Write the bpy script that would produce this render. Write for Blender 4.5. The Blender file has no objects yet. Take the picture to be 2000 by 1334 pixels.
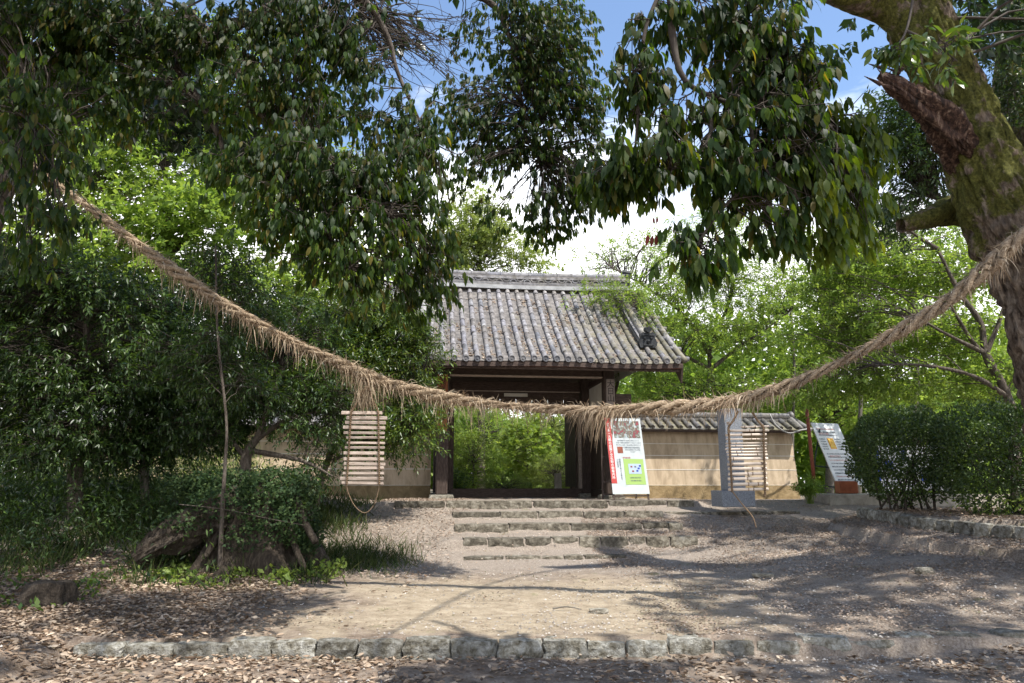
import bpy, math, random
import numpy as np
from mathutils import Vector, Matrix, noise as mn
R = math.radians
random.seed(7); rng = np.random.default_rng(7)
scene = bpy.context.scene
col = scene.collection
# ------------------------------------------------------------------ camera
TILT = 11.2; FPX = 1400.0; EYE = 1.6
cam_d = bpy.data.cameras.new('camera'); cam = bpy.data.objects.new('camera', cam_d); col.objects.link(cam)
cam.location = (0, 0, EYE); cam.rotation_euler = (R(90 + TILT), 0, 0)
cam_d.lens = FPX / 2000 * 36; cam_d.sensor_width = 36; cam_d.clip_start = 0.05; cam_d.clip_end = 1500
scene.camera = cam
# ------------------------------------------------------------------ light
SUN_EL, SUN_AZ = 61, 133           # azimuth clockwise from +Y
SD = Vector((math.cos(R(SUN_EL)) * math.sin(R(SUN_AZ)), math.cos(R(SUN_EL)) * math.cos(R(SUN_AZ)), math.sin(R(SUN_EL))))
scene.view_settings.view_transform = 'Standard'; scene.view_settings.look = 'None'
scene.view_settings.exposure = 1.47; scene.view_settings.gamma = 1.0; scene.view_settings.use_curve_mapping = False
SKY_STRENGTH = 0.10
w = bpy.data.worlds.new("World"); scene.world = w; w.use_nodes = True
nt = w.node_tree; nt.nodes.clear()
def N(nt, t, **kw):
    n = nt.nodes.new(t)
    for k, v in kw.items():
        if k.startswith('_'): setattr(n, k[1:], v)
        else: n.inputs[k.replace('__', ' ')].default_value = v
    return n
def ramp(nt, stops, interp='LINEAR'):
    n = nt.nodes.new('ShaderNodeValToRGB'); n.color_ramp.interpolation = interp
    e = n.color_ramp.elements
    while len(e) < len(stops): e.new(0.5)
    for i, (p, c) in enumerate(stops):
        e[i].position = p; e[i].color = (*c, 1) if len(c) == 3 else c
    return n
sky = N(nt, 'ShaderNodeTexSky', _sky_type='NISHITA', _sun_disc=False, _sun_elevation=R(SUN_EL), _sun_rotation=R(SUN_AZ),
        _air_density=1.0, _dust_density=0.3, _ozone_density=1.4)
bg1 = N(nt, 'ShaderNodeBackground', Strength=SKY_STRENGTH); nt.links.new(sky.outputs[0], bg1.inputs[0])
bg2 = N(nt, 'ShaderNodeBackground', Strength=0.92); bg2.inputs[0].default_value = (1, 1, 1, 1)
tc = N(nt, 'ShaderNodeTexCoord'); mp = N(nt, 'ShaderNodeMapping'); mp.inputs['Scale'].default_value = (1, 1, 2.6)
mp.inputs['Location'].default_value = (0.35, 0.1, 0.0)
nt.links.new(tc.outputs['Generated'], mp.inputs[0])
nz = N(nt, 'ShaderNodeTexNoise', Scale=2.1, Detail=7.0, Roughness=0.58, Distortion=0.3); nt.links.new(mp.outputs[0], nz.inputs[0])
sx = N(nt, 'ShaderNodeSeparateXYZ'); nt.links.new(tc.outputs['Generated'], sx.inputs[0])
ma = N(nt, 'ShaderNodeMapRange'); ma.inputs[1].default_value = 0.30; ma.inputs[2].default_value = 0.52
ma.inputs[3].default_value = 0.26; ma.inputs[4].default_value = -0.17
nt.links.new(sx.outputs[2], ma.inputs[0])
ad = N(nt, 'ShaderNodeMath', _operation='ADD'); nt.links.new(nz.outputs[0], ad.inputs[0]); nt.links.new(ma.outputs[0], ad.inputs[1])
cr = ramp(nt, [(0.46, (0, 0, 0)), (0.66, (1, 1, 1))]); nt.links.new(ad.outputs[0], cr.inputs[0])
mx = N(nt, 'ShaderNodeMixShader'); nt.links.new(cr.outputs[0], mx.inputs[0]); nt.links.new(bg1.outputs[0], mx.inputs[1]); nt.links.new(bg2.outputs[0], mx.inputs[2])
wo = N(nt, 'ShaderNodeOutputWorld'); nt.links.new(mx.outputs[0], wo.inputs[0])
sl = bpy.data.lights.new('sun', 'SUN'); sl.energy = 2.9; sl.angle = R(0.8); sl.color = (1, 0.95, 0.87)
so = bpy.data.objects.new('sun', sl); col.objects.link(so); so.rotation_euler = SD.to_track_quat('Z', 'Y').to_euler(); so.location = (10, -10, 30)
scene.cycles.max_bounces = 7; scene.cycles.diffuse_bounces = 4; scene.cycles.transmission_bounces = 5; scene.cycles.caustics_reflective = False; scene.cycles.caustics_refractive = False

# ------------------------------------------------------------------ pixel of the photograph + depth -> world point
_c, _s = math.cos(R(TILT)), math.sin(R(TILT))
def P(px, py, Y):
    u = (px - 1000) / FPX; v = (667 - py) / FPX
    d = Vector((u, _c - _s * v, _s + _c * v)); d *= Y / d.y
    return Vector((d.x, d.y, d.z + EYE))
def PX(p):                                    # size: metres per photo pixel at depth Y
    return p / 1427.0

# ------------------------------------------------------------------ materials
def new_mat(name):
    m = bpy.data.materials.new(name); m.use_nodes = True
    return m, m.node_tree, m.node_tree.nodes['Principled BSDF']
def surf(name, stops, scale=6, rough=0.8, bump=0.3, bscale=30, stretch=(1, 1, 1), detail=6, vary=0.0, spec=0.3, local=False, dist=0.4, bdist=0.01):
    m, nt, b = new_mat(name)
    g = N(nt, 'ShaderNodeTexCoord') if local else N(nt, 'ShaderNodeNewGeometry')
    src = g.outputs['Object'] if local else g.outputs['Position']
    mp = N(nt, 'ShaderNodeMapping'); mp.inputs['Scale'].default_value = stretch; nt.links.new(src, mp.inputs[0])
    n1 = N(nt, 'ShaderNodeTexNoise', Scale=scale, Detail=detail, Roughness=0.65, Distortion=dist); nt.links.new(mp.outputs[0], n1.inputs[0])
    r = ramp(nt, stops); nt.links.new(n1.outputs[0], r.inputs[0])
    out = r.outputs[0]
    if vary:
        oi = N(nt, 'ShaderNodeObjectInfo'); hs = N(nt, 'ShaderNodeHueSaturation')
        mr = N(nt, 'ShaderNodeMapRange'); mr.inputs[3].default_value = 1 - vary; mr.inputs[4].default_value = 1 + vary
        nt.links.new(oi.outputs['Random'], mr.inputs[0]); nt.links.new(mr.outputs[0], hs.inputs['Value'])
        nt.links.new(out, hs.inputs['Color']); out = hs.outputs[0]
    nt.links.new(out, b.inputs['Base Color'])
    b.inputs['Roughness'].default_value = rough; b.inputs['Specular IOR Level'].default_value = spec
    if bump:
        n2 = N(nt, 'ShaderNodeTexNoise', Scale=bscale, Detail=5.0, Roughness=0.7); nt.links.new(mp.outputs[0], n2.inputs[0])
        bp = N(nt, 'ShaderNodeBump', Strength=bump, Distance=bdist); nt.links.new(n2.outputs[0], bp.inputs['Height']); nt.links.new(bp.outputs[0], b.inputs['Normal'])
    return m
def leafmat(name, cols, trans=0.4, tcol=(1.5, 1.5, 0.6), rough=0.45, spec=0.4):
    m, nt, b = new_mat(name)
    g = N(nt, 'ShaderNodeNewGeometry'); oi = N(nt, 'ShaderNodeObjectInfo')
    a = N(nt, 'ShaderNodeMath', _operation='ADD'); nt.links.new(g.outputs['Random Per Island'], a.inputs[0]); nt.links.new(oi.outputs['Random'], a.inputs[1])
    f = N(nt, 'ShaderNodeMath', _operation='FRACT'); nt.links.new(a.outputs[0], f.inputs[0])
    r = ramp(nt, [(i / (len(cols) - 1), c) for i, c in enumerate(cols)]); nt.links.new(f.outputs[0], r.inputs[0])
    nz = N(nt, 'ShaderNodeTexNoise', Scale=0.9, Detail=2.0); nt.links.new(g.outputs['Position'], nz.inputs[0])
    hs = N(nt, 'ShaderNodeHueSaturation'); mr = N(nt, 'ShaderNodeMapRange'); mr.inputs[1].default_value = .35; mr.inputs[2].default_value = .65
    mr.inputs[3].default_value = 0.7; mr.inputs[4].default_value = 1.25
    nt.links.new(nz.outputs[0], mr.inputs[0]); nt.links.new(mr.outputs[0], hs.inputs['Value']); nt.links.new(r.outputs[0], hs.inputs['Color'])
    nt.links.new(hs.outputs[0], b.inputs['Base Color']); b.inputs['Roughness'].default_value = rough; b.inputs['Specular IOR Level'].default_value = spec
    t = N(nt, 'ShaderNodeBsdfTranslucent'); mul = N(nt, 'ShaderNodeVectorMath', _operation='MULTIPLY'); mul.inputs[1].default_value = tcol
    nt.links.new(hs.outputs[0], mul.inputs[0]); nt.links.new(mul.outputs[0], t.inputs[0])
    mix = N(nt, 'ShaderNodeMixShader'); mix.inputs[0].default_value = trans
    nt.links.new(b.outputs[0], mix.inputs[1]); nt.links.new(t.outputs[0], mix.inputs[2])
    nt.links.new(mix.outputs[0], nt.nodes['Material Output'].inputs[0])
    return m
def flat(name, c, rough=0.6, spec=0.3, metal=0):
    m, nt, b = new_mat(name); b.inputs['Base Color'].default_value = (*c, 1); b.inputs['Roughness'].default_value = rough
    b.inputs['Specular IOR Level'].default_value = spec; b.inputs['Metallic'].default_value = metal
    return m
MAT = dict(
    stone=surf('rough_granite', [(.28, (.06, .058, .045)), (.43, (.16, .145, .115)), (.56, (.27, .25, .205)), (.76, (.46, .44, .38))], 9, .9, .9, 26, vary=.22, bdist=.03),
    kerb=surf('mossy_granite', [(.30, (.05, .045, .035)), (.42, (.16, .145, .11)), (.52, (.25, .24, .205)), (.63, (.37, .36, .32)), (.76, (.58, .57, .53))], 14, .9, 1.0, 26, vary=.34, bdist=.05, detail=9),
    monument=surf('grey_granite', [(.34, (.12, .13, .15)), (.5, (.20, .215, .24)), (.66, (.30, .32, .34))], 45, .55, .1, 120),
    step=surf('worn_step_stone', [(.30, (.035, .032, .024)), (.44, (.105, .092, .070)), (.56, (.20, .18, .14)), (.76, (.38, .355, .30))], 9, .9, 1.0, 22, vary=.25, bdist=.04, detail=9),
    concrete=surf('old_concrete', [(.3, (.2, .18, .15)), (.6, (.36, .33, .28)), (.8, (.42, .4, .35))], 5, .9, .4, 40),
    plaster=surf('ochre_plaster', [(.28, (.29, .22, .145)), (.42, (.43, .335, .23)), (.54, (.53, .42, .295)), (.75, (.62, .52, .385))], 3.2, .9, .35, 50, stretch=(1.6, 1.6, .45), detail=9),
    footing=surf('earth_footing', [(.28, (.16, .115, .06)), (.5, (.27, .195, .10)), (.72, (.37, .28, .16))], 4, .95, .8, 14, bdist=.03),
    white_plaster=surf('white_plaster', [(.3, (.62, .58, .5)), (.7, (.78, .76, .7))], 3, .85, .1, 40),
    wood_dark=surf('dark_weathered_wood', [(.25, (.030, .020, .016)), (.5, (.062, .044, .036)), (.8, (.13, .10, .085))], 9, .75, .4, 30, stretch=(5, 5, .7), spec=.25),
    wood_beam=surf('dark_beam_wood', [(.25, (.035, .024, .020)), (.5, (.075, .052, .042)), (.8, (.15, .11, .09))], 9, .75, .4, 30, stretch=(.7, 5, 5), spec=.25),
    wood_red=surf('red_brown_fascia', [(.25, (.075, .032, .024)), (.6, (.14, .06, .045)), (.8, (.2, .11, .09))], 5, .7, .3, 30, stretch=(.7, 5, 5)),
    wood_grey=surf('silvery_wood', [(.25, (.20, .15, .12)), (.5, (.38, .31, .26)), (.8, (.56, .49, .43))], 14, .8, .3, 40, stretch=(.6, 4, 4), vary=.2),
    bamboo=surf('dry_bamboo', [(.25, (.40, .32, .25)), (.5, (.58, .49, .40)), (.8, (.70, .62, .53))], 10, .55, .1, 40, stretch=(.5, 3, 3), vary=.22),
    bamboo_dark=surf('bamboo_node', [(.3, (.16, .10, .06)), (.7, (.26, .18, .12))], 10, .6, .1, 40),
    board_orange=surf('orange_name_board', [(.3, (.22, .075, .03)), (.7, (.36, .14, .06))], 6, .6, .15, 40, stretch=(3, 3, .6)),
    board_pale=surf('grey_name_board', [(.3, (.20, .16, .14)), (.7, (.32, .27, .24))], 6, .7, .2, 40, stretch=(3, 3, .6)),
    straw=leafmat('straw', [(.18, .12, .075), (.34, .26, .175), (.46, .37, .26), (.26, .18, .12), (.58, .50, .38)], .12, (1, .9, .75), .7, .2),
    strand=surf('straw_rope', [(.3, (.12, .08, .05)), (.5, (.32, .24, .16)), (.75, (.52, .43, .31))], 60, .9, .8, 90, stretch=(.4, 1, 1), bdist=.02),
    cord=surf('hemp_cord', [(.3, (.10, .065, .04)), (.7, (.25, .175, .11))], 70, .9, .6, 120),
    bark=surf('grey_bark', [(.3, (.055, .042, .032)), (.5, (.13, .105, .085)), (.75, (.24, .21, .175))], 7, .9, 1.0, 22, stretch=(3, 3, .7), bdist=.05),
    twig=surf('thin_twig', [(.3, (.028, .022, .018)), (.7, (.08, .065, .052))], 9, .85, .3, 40),
    pale_bark=surf('pale_bark', [(.3, (.07, .06, .048)), (.7, (.17, .155, .13))], 8, .85, .4, 40),
    cut=surf('cracked_heartwood', [(.34, (.012, .008, .007)), (.47, (.045, .024, .018)), (.57, (.12, .07, .05)), (.72, (.33, .26, .2))], 5, .85, .9, 20, stretch=(4, 4, .8), bdist=.04),
    metal=flat('green_black_metal', (.012, .028, .026), .45, .5),
    rust=surf('rust_red_pole', [(.3, (.16, .045, .025)), (.7, (.28, .085, .05))], 12, .7, .3, 50),
    brown_box=surf('red_brown_box', [(.3, (.20, .055, .025)), (.7, (.30, .09, .04))], 6, .4, .1, 50),
    paper=surf('weathered_print', [(.3, (.38, .42, .43)), (.7, (.52, .56, .56))], 3, .45, 0), paper_bright=surf('white_notice_print', [(.3, (.62, .65, .66)), (.7, (.76, .78, .78))], 3, .45, 0), ink=flat('grey_ink', (.14, .16, .19), .6), black_ink=flat('black_ink', (.012, .010, .010), .6),
    red_ink=flat('red_ink', (.40, .05, .045), .6), pale_ink=flat('pale_pink_ink', (.66, .38, .36), .6), white_ink=flat('white_ink', (.85, .83, .8), .6),
    green_ink=flat('lime_map', (.28, .42, .12), .6), blue_ink=flat('pale_blue_map', (.36, .44, .58), .6), dark_blue=flat('blue_cloth', (.03, .06, .3), .7),
    orange_ink=flat('orange_picture', (.74, .36, .04), .6), gold_ink=flat('yellow_picture', (.8, .55, .12), .6), cloth=flat('white_cloth', (.7, .71, .72), .8),
    photo=surf('maple_photo', [(.36, (.28, .03, .05)), (.47, (.09, .08, .07)), (.55, (.22, .24, .2)), (.66, (.42, .5, .6))], 9, .5, 0, local=True),
    lichen=flat('pale_lichen', (.45, .5, .42), .9),
)
# roof tile: lavender grey, with brown and pale lichen patches, each piece a little different
def tilemat(name, base, moss=1.0):
    m, nt, b = new_mat(name)
    g = N(nt, 'ShaderNodeNewGeometry'); oi = N(nt, 'ShaderNodeObjectInfo')
    n1 = N(nt, 'ShaderNodeTexNoise', Scale=7.0, Detail=8.0, Roughness=0.7); nt.links.new(g.outputs['Position'], n1.inputs[0])
    r = ramp(nt, base); nt.links.new(n1.outputs[0], r.inputs[0])
    r2 = ramp(nt, [(0, (.97, .96, 1.03)), (.35, (1.08, 1.04, 1.0)), (.6, (.74, .68, .60)), (.8, (1.25, 1.22, 1.18)), (1, (.66, .68, .72))])
    nt.links.new(oi.outputs['Random'], r2.inputs[0])
    mu = N(nt, 'ShaderNodeMix', _data_type='RGBA', _blend_type='MULTIPLY'); mu.inputs[0].default_value = 1
    nt.links.new(r.outputs[0], mu.inputs[6]); nt.links.new(r2.outputs[0], mu.inputs[7])
    n3 = N(nt, 'ShaderNodeTexNoise', Scale=2.2, Detail=6.0, Roughness=0.75); nt.links.new(g.outputs['Position'], n3.inputs[0])
    s = N(nt, 'ShaderNodeSeparateXYZ'); nt.links.new(g.outputs['Position'], s.inputs[0])
    mr = N(nt, 'ShaderNodeMapRange'); mr.inputs[1].default_value = 0.5; mr.inputs[2].default_value = 4.0; mr.inputs[3].default_value = -.08; mr.inputs[4].default_value = .13
    nt.links.new(s.outputs[0], mr.inputs[0]); a = N(nt, 'ShaderNodeMath', _operation='ADD'); nt.links.new(n3.outputs[0], a.inputs[0]); nt.links.new(mr.outputs[0], a.inputs[1])
    r3 = ramp(nt, [(.50, (0, 0, 0)), (.66, (.8 * moss,) * 3)]); nt.links.new(a.outputs[0], r3.inputs[0])
    mo = N(nt, 'ShaderNodeMix', _data_type='RGBA'); mo.inputs[7].default_value = (.17, .15, .085, 1)
    nt.links.new(r3.outputs[0], mo.inputs[0]); nt.links.new(mu.outputs[2], mo.inputs[6]); nt.links.new(mo.outputs[2], b.inputs['Base Color'])
    b.inputs['Roughness'].default_value = .62; b.inputs['Specular IOR Level'].default_value = .45
    n2 = N(nt, 'ShaderNodeTexNoise', Scale=40.0, Detail=4.0); nt.links.new(g.outputs['Position'], n2.inputs[0])
    bp = N(nt, 'ShaderNodeBump', Strength=.4, Distance=.01); nt.links.new(n2.outputs[0], bp.inputs['Height']); nt.links.new(bp.outputs[0], b.inputs['Normal'])
    return m
MAT['tile'] = tilemat('weathered_roof_tile', [(.28, (.07, .065, .065)), (.42, (.16, .155, .155)), (.55, (.27, .265, .27)), (.72, (.48, .47, .46))])
MAT['tile_dark'] = tilemat('dark_roof_tile', [(.28, (.05, .05, .05)), (.45, (.13, .13, .14)), (.6, (.20, .20, .21)), (.8, (.34, .33, .33))], .25)
MAT['pan'] = tilemat('worn_pan_tile', [(.28, (.03, .027, .025)), (.42, (.08, .074, .068)), (.55, (.15, .138, .125)), (.74, (.30, .28, .26))])
MAT['band'] = surf('grey_ridge_plaster', [(.3, (.26, .26, .26)), (.7, (.46, .46, .45))], 4, .8, .2, 40)
MAT['oni'] = surf('black_ornament_tile', [(.3, (.018, .02, .022)), (.7, (.05, .052, .055))], 9, .6, .5, 40)
# mossy trunk
def mossbark(name, z0, z1):
    m, nt, b = new_mat(name)
    g = N(nt, 'ShaderNodeNewGeometry'); mp = N(nt, 'ShaderNodeMapping'); mp.inputs['Scale'].default_value = (3.2, 3.2, .8); mp.inputs['Rotation'].default_value = (0, R(-28), 0)
    nt.links.new(g.outputs['Position'], mp.inputs[0])
    n1 = N(nt, 'ShaderNodeTexNoise', Scale=5.0, Detail=8.0, Roughness=0.7, Distortion=.6); nt.links.new(mp.outputs[0], n1.inputs[0])
    r1 = ramp(nt, [(.3, (.030, .022, .016)), (.48, (.13, .10, .08)), (.62, (.24, .20, .165)), (.8, (.38, .34, .29))]); nt.links.new(n1.outputs[0], r1.inputs[0])
    n2 = N(nt, 'ShaderNodeTexNoise', Scale=2.2, Detail=8.0, Roughness=0.72); nt.links.new(g.outputs['Position'], n2.inputs[0])
    s = N(nt, 'ShaderNodeSeparateXYZ'); nt.links.new(g.outputs['Position'], s.inputs[0])
    mr = N(nt, 'ShaderNodeMapRange'); mr.inputs[1].default_value = z0; mr.inputs[2].default_value = z1; mr.inputs[3].default_value = -.22; mr.inputs[4].default_value = .075
    nt.links.new(s.outputs[2], mr.inputs[0]); a = N(nt, 'ShaderNodeMath', _operation='ADD'); nt.links.new(n2.outputs[0], a.inputs[0]); nt.links.new(mr.outputs[0], a.inputs[1])
    r2 = ramp(nt, [(.49, (0, 0, 0)), (.545, (.95, .95, .95))]); nt.links.new(a.outputs[0], r2.inputs[0])
    n3 = N(nt, 'ShaderNodeTexNoise', Scale=26.0, Detail=6.0, Roughness=0.75); nt.links.new(g.outputs['Position'], n3.inputs[0])
    r3 = ramp(nt, [(.3, (.022, .026, .007)), (.5, (.075, .080, .018)), (.7, (.17, .17, .045))]); nt.links.new(n3.outputs[0], r3.inputs[0])
    mo = N(nt, 'ShaderNodeMix', _data_type='RGBA'); nt.links.new(r2.outputs[0], mo.inputs[0]); nt.links.new(r1.outputs[0], mo.inputs[6]); nt.links.new(r3.outputs[0], mo.inputs[7])
    mp2 = N(nt, 'ShaderNodeMapping'); mp2.inputs['Scale'].default_value = (9, 9, 2.6); mp2.inputs['Rotation'].default_value = (0, R(-28), 0); nt.links.new(g.outputs['Position'], mp2.inputs[0])
    n4 = N(nt, 'ShaderNodeTexNoise', _noise_type='RIDGED_MULTIFRACTAL', Scale=1.6, Detail=6.0, Roughness=.6); nt.links.new(mp2.outputs[0], n4.inputs[0])
    r4 = ramp(nt, [(.0, (1.25, 1.22, 1.15)), (.30, (.85, .85, .85)), (.62, (.28, .26, .25))]); nt.links.new(n4.outputs[0], r4.inputs[0])
    mm = N(nt, 'ShaderNodeMix', _data_type='RGBA', _blend_type='MULTIPLY'); mm.inputs[0].default_value = 1.0; nt.links.new(mo.outputs[2], mm.inputs[6]); nt.links.new(r4.outputs[0], mm.inputs[7])
    nt.links.new(mm.outputs[2], b.inputs['Base Color']); b.inputs['Roughness'].default_value = .95; b.inputs['Specular IOR Level'].default_value = .15
    b0 = N(nt, 'ShaderNodeBump', Strength=1.0, Distance=-.05); nt.links.new(n4.outputs[0], b0.inputs['Height'])
    b1 = N(nt, 'ShaderNodeBump', Strength=1.0, Distance=.06); nt.links.new(n1.outputs[0], b1.inputs['Height']); nt.links.new(b0.outputs[0], b1.inputs['Normal'])
    b2 = N(nt, 'ShaderNodeBump', Strength=.8, Distance=.03); nt.links.new(n3.outputs[0], b2.inputs['Height']); nt.links.new(b1.outputs[0], b2.inputs['Normal'])
    nt.links.new(b2.outputs[0], b.inputs['Normal'])
    return m
MAT['mossbark'] = mossbark('mossy_bark', 3.4, 5.4)
MAT['oldbark'] = mossbark('old_stump_bark', 0.3, 3.4)
MAT['stumpbark'] = surf('rotten_stump_bark', [(.3, (.018, .014, .010)), (.5, (.06, .046, .034)), (.7, (.13, .105, .08))], 6, .95, 1.0, 18, stretch=(3, 3, 1.2), bdist=.06, detail=9)
LM = dict(
    oak=leafmat('oak_leaf', [(.010, .023, .008), (.017, .036, .010), (.026, .050, .011), (.05, .08, .013), (.014, .030, .010), (.02, .042, .010), (.036, .064, .015), (.09, .075, .02)], .42, (4.2, 3.8, .9), .5, .2),
    oak_lit=leafmat('sunlit_oak_leaf', [(.035, .065, .012), (.055, .095, .016), (.09, .135, .02), (.12, .15, .025)], .5, (2.4, 2.1, .5), .45, .35),  # oak leaf with the sun's glow put into a brighter colour
    oak_dark=leafmat('dark_oak_leaf', [(.012, .026, .011), (.02, .042, .015), (.032, .064, .02)], .22, (2.0, 2.0, .8), .34, .5),
    dark=leafmat('evergreen_leaf', [(.018, .040, .013), (.032, .062, .018), (.052, .095, .024), (.08, .13, .028)], .3, (2, 2, .7), .38, .5),
    glossy=leafmat('glossy_shrub_leaf', [(.025, .055, .016), (.05, .10, .022), (.10, .155, .028), (.15, .19, .035), (.04, .08, .02)], .34, (1.8, 1.8, .6), .35, .5),
    maple=leafmat('maple_leaf', [(.12, .20, .04), (.17, .26, .055), (.25, .34, .09), (.14, .24, .05)], .52, (1.6, 1.5, .75), .55, .25),
    pale=leafmat('pale_leaf', [(.16, .21, .07), (.23, .28, .09), (.28, .32, .12), (.18, .25, .07)], .45, (1.3, 1.3, .6), .6, .2),
    fresh=leafmat('fresh_green_leaf', [(.12, .19, .035), (.17, .25, .05), (.24, .31, .08)], .48, (1.5, 1.4, .7), .5, .3),
    hedge=leafmat('clipped_hedge_leaf', [(.026, .048, .014), (.045, .078, .02), (.08, .12, .028)], .25, (1.7, 1.7, .6), .42, .35),
    ivy=leafmat('ivy_leaf', [(.014, .030, .013), (.025, .048, .018), (.042, .072, .026), (.06, .085, .03)], .25, (1.8, 1.9, .7), .6, .15),
    grass=leafmat('grass_blade', [(.022, .042, .014), (.04, .066, .018), (.06, .085, .025), (.11, .11, .05)], .35, (1.6, 1.6, .6), .6, .2),
    litter=leafmat('fallen_leaf', [(.17, .115, .075), (.28, .205, .145), (.40, .315, .235), (.11, .072, .050), (.48, .40, .31), (.20, .135, .09)], .12, (1, .8, .6), .75, .2),
    litter_pink=leafmat('pinkish_fallen_leaf', [(.28, .21, .155), (.38, .30, .235), (.20, .145, .105), (.48, .405, .33)], .12, (1, .8, .6), .75, .2),
    redleaf=leafmat('withered_red_leaf', [(.09, .018, .012), (.14, .03, .02)], .25, (1.5, 1, 1), .6, .2),
)
# ------------------------------------------------------------------ object helpers
def tag(o, label=None, cat=None, group=None, kind=None):
    if label: o['label'] = label
    if cat: o['category'] = cat
    if group: o['group'] = group
    if kind: o['kind'] = kind
    return o
def thing(name, label, cat, loc=(0, 0, 0), rz=0, group=None):
    o = bpy.data.objects.new(name, None); col.objects.link(o); o.location = loc; o.rotation_euler = (0, 0, rz)
    o.empty_display_size = .2
    return tag(o, label, cat, group)
def mk(name, V, F, mat, parent=None, smooth=False, off=None, kind=None):
    """one mesh object; V (n,3); F array of equal faces or list; off: subtract (world built child)"""
    V = np.asarray(V, dtype=np.float64).reshape(-1, 3)
    if off is not None: V = V - np.asarray(off)
    me = bpy.data.meshes.new(name)
    if isinstance(F, np.ndarray) and F.ndim == 2:
        nf, k = F.shape
        me.vertices.add(len(V)); me.vertices.foreach_set('co', V.astype(np.float32).ravel())
        me.loops.add(nf * k); me.loops.foreach_set('vertex_index', F.astype(np.int32).ravel())
        me.polygons.add(nf); me.polygons.foreach_set('loop_start', np.arange(0, nf * k, k, dtype=np.int32))
        if smooth: me.polygons.foreach_set('use_smooth', np.ones(nf, dtype=bool))
        me.update(calc_edges=True)
    else:
        me.from_pydata(V.tolist(), [], F)
        if smooth: me.polygons.foreach_set('use_smooth', np.ones(len(me.polygons), dtype=bool))
        me.update()
    if isinstance(mat, (list, tuple)):
        for m in mat: me.materials.append(m)
    else: me.materials.append(mat)
    o = bpy.data.objects.new(name, me); col.objects.link(o)
    if parent: o.parent = parent
    if kind: o['kind'] = kind
    return o
def inst(name, me, parent, M4):
    o = bpy.data.objects.new(name, me); col.objects.link(o); o.parent = parent; o.matrix_local = M4
    return o
class MB:
    def __init__(s): s.v = []; s.f = []
    def add(s, V, F):
        b = len(s.v); s.v += [tuple(p) for p in V]; s.f += [tuple(b + i for i in f) for f in F]
        return s
    def box(s, x0, x1, y0, y1, z0, z1, M4=None):
        V = [Vector((x, y, z)) for z in (z0, z1) for (x, y) in ((x0, y0), (x1, y0), (x1, y1), (x0, y1))]
        if M4: V = [M4 @ p for p in V]
        return s.add(V, [(3, 2, 1, 0), (4, 5, 6, 7), (0, 1, 5, 4), (1, 2, 6, 5), (2, 3, 7, 6), (3, 0, 4, 7)])
    def bbox(s, x0, x1, y0, y1, z0, z1, b=.01, M4=None):        # box with chamfered vertical and top edges
        V = []
        for z, e in ((z0, b), (z0 + b, 0), (z1 - b, 0), (z1, b)):
            a, c, d, g = x0 + e, x1 - e, y0 + e, y1 - e
            q = b
            V += [Vector(p) for p in ((a + q, d, z), (c - q, d, z), (c, d + q, z), (c, g - q, z), (c - q, g, z), (a + q, g, z), (a, g - q, z), (a, d + q, z))]
        if M4: V = [M4 @ p for p in V]
        F = [tuple(range(7, -1, -1)), tuple(range(24, 32))]
        for k in range(3):
            for i in range(8):
                j = (i + 1) % 8; F.append((k * 8 + i, k * 8 + j, k * 8 + 8 + j, k * 8 + 8 + i))
        return s.add(V, F)
    def tube(s, pts, rad, n=8, caps=True, a0=0, a1=2 * math.pi):
        pts = [Vector(p) for p in pts]; m = len(pts)
        if not hasattr(rad, '__len__'): rad = [rad] * m
        full = abs(a1 - a0 - 2 * math.pi) < 1e-6; k = n if full else n + 1
        V = []; up = None
        for i, p in enumerate(pts):
            t = (pts[min(i + 1, m - 1)] - pts[max(i - 1, 0)]).normalized()
            if up is None:
                up = Vector((0, 0, 1)) if abs(t.z) < .95 else Vector((0, 1, 0))
            x = t.cross(up).normalized(); y = x.cross(t).normalized(); up = y
            for j in range(k):
                a = a0 + (a1 - a0) * j / n
                V.append(p + (x * math.cos(a) + y * math.sin(a)) * rad[i])
        F = []
        for i in range(m - 1):
            for j in range(n):
                jj = (j + 1) % k
                F.append((i * k + j, i * k + jj, (i + 1) * k + jj, (i + 1) * k + j))
        if caps: F.append(tuple(range(k - 1, -1, -1))); F.append(tuple((m - 1) * k + j for j in range(k)))
        return s.add(V, F)
    def build(s, name, mat, parent=None, smooth=False, off=None, kind=None):
        return mk(name, s.v, s.f, mat, parent, smooth, off, kind)
def spline(pts, n):
    """Catmull-Rom through points -> n samples (np)"""
    p = np.array([list(q) for q in pts], float)
    if len(p) < 3:
        t = np.linspace(0, 1, n)[:, None]; return p[0] * (1 - t) + p[-1] * t
    q = np.vstack([2 * p[0] - p[1], p, 2 * p[-1] - p[-2]]); out = []
    for u in np.linspace(0, len(p) - 1 - 1e-6, n):
        i = int(u); t = u - i; a, b, c, d = q[i], q[i + 1], q[i + 2], q[i + 3]
        out.append(.5 * (2 * b + (c - a) * t + (2 * a - 5 * b + 4 * c - d) * t * t + (3 * b - a - 3 * c + d) * t ** 3))
    return np.array(out)
def unit(a): return a / np.maximum(np.linalg.norm(a, axis=-1, keepdims=True), 1e-9)
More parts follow.
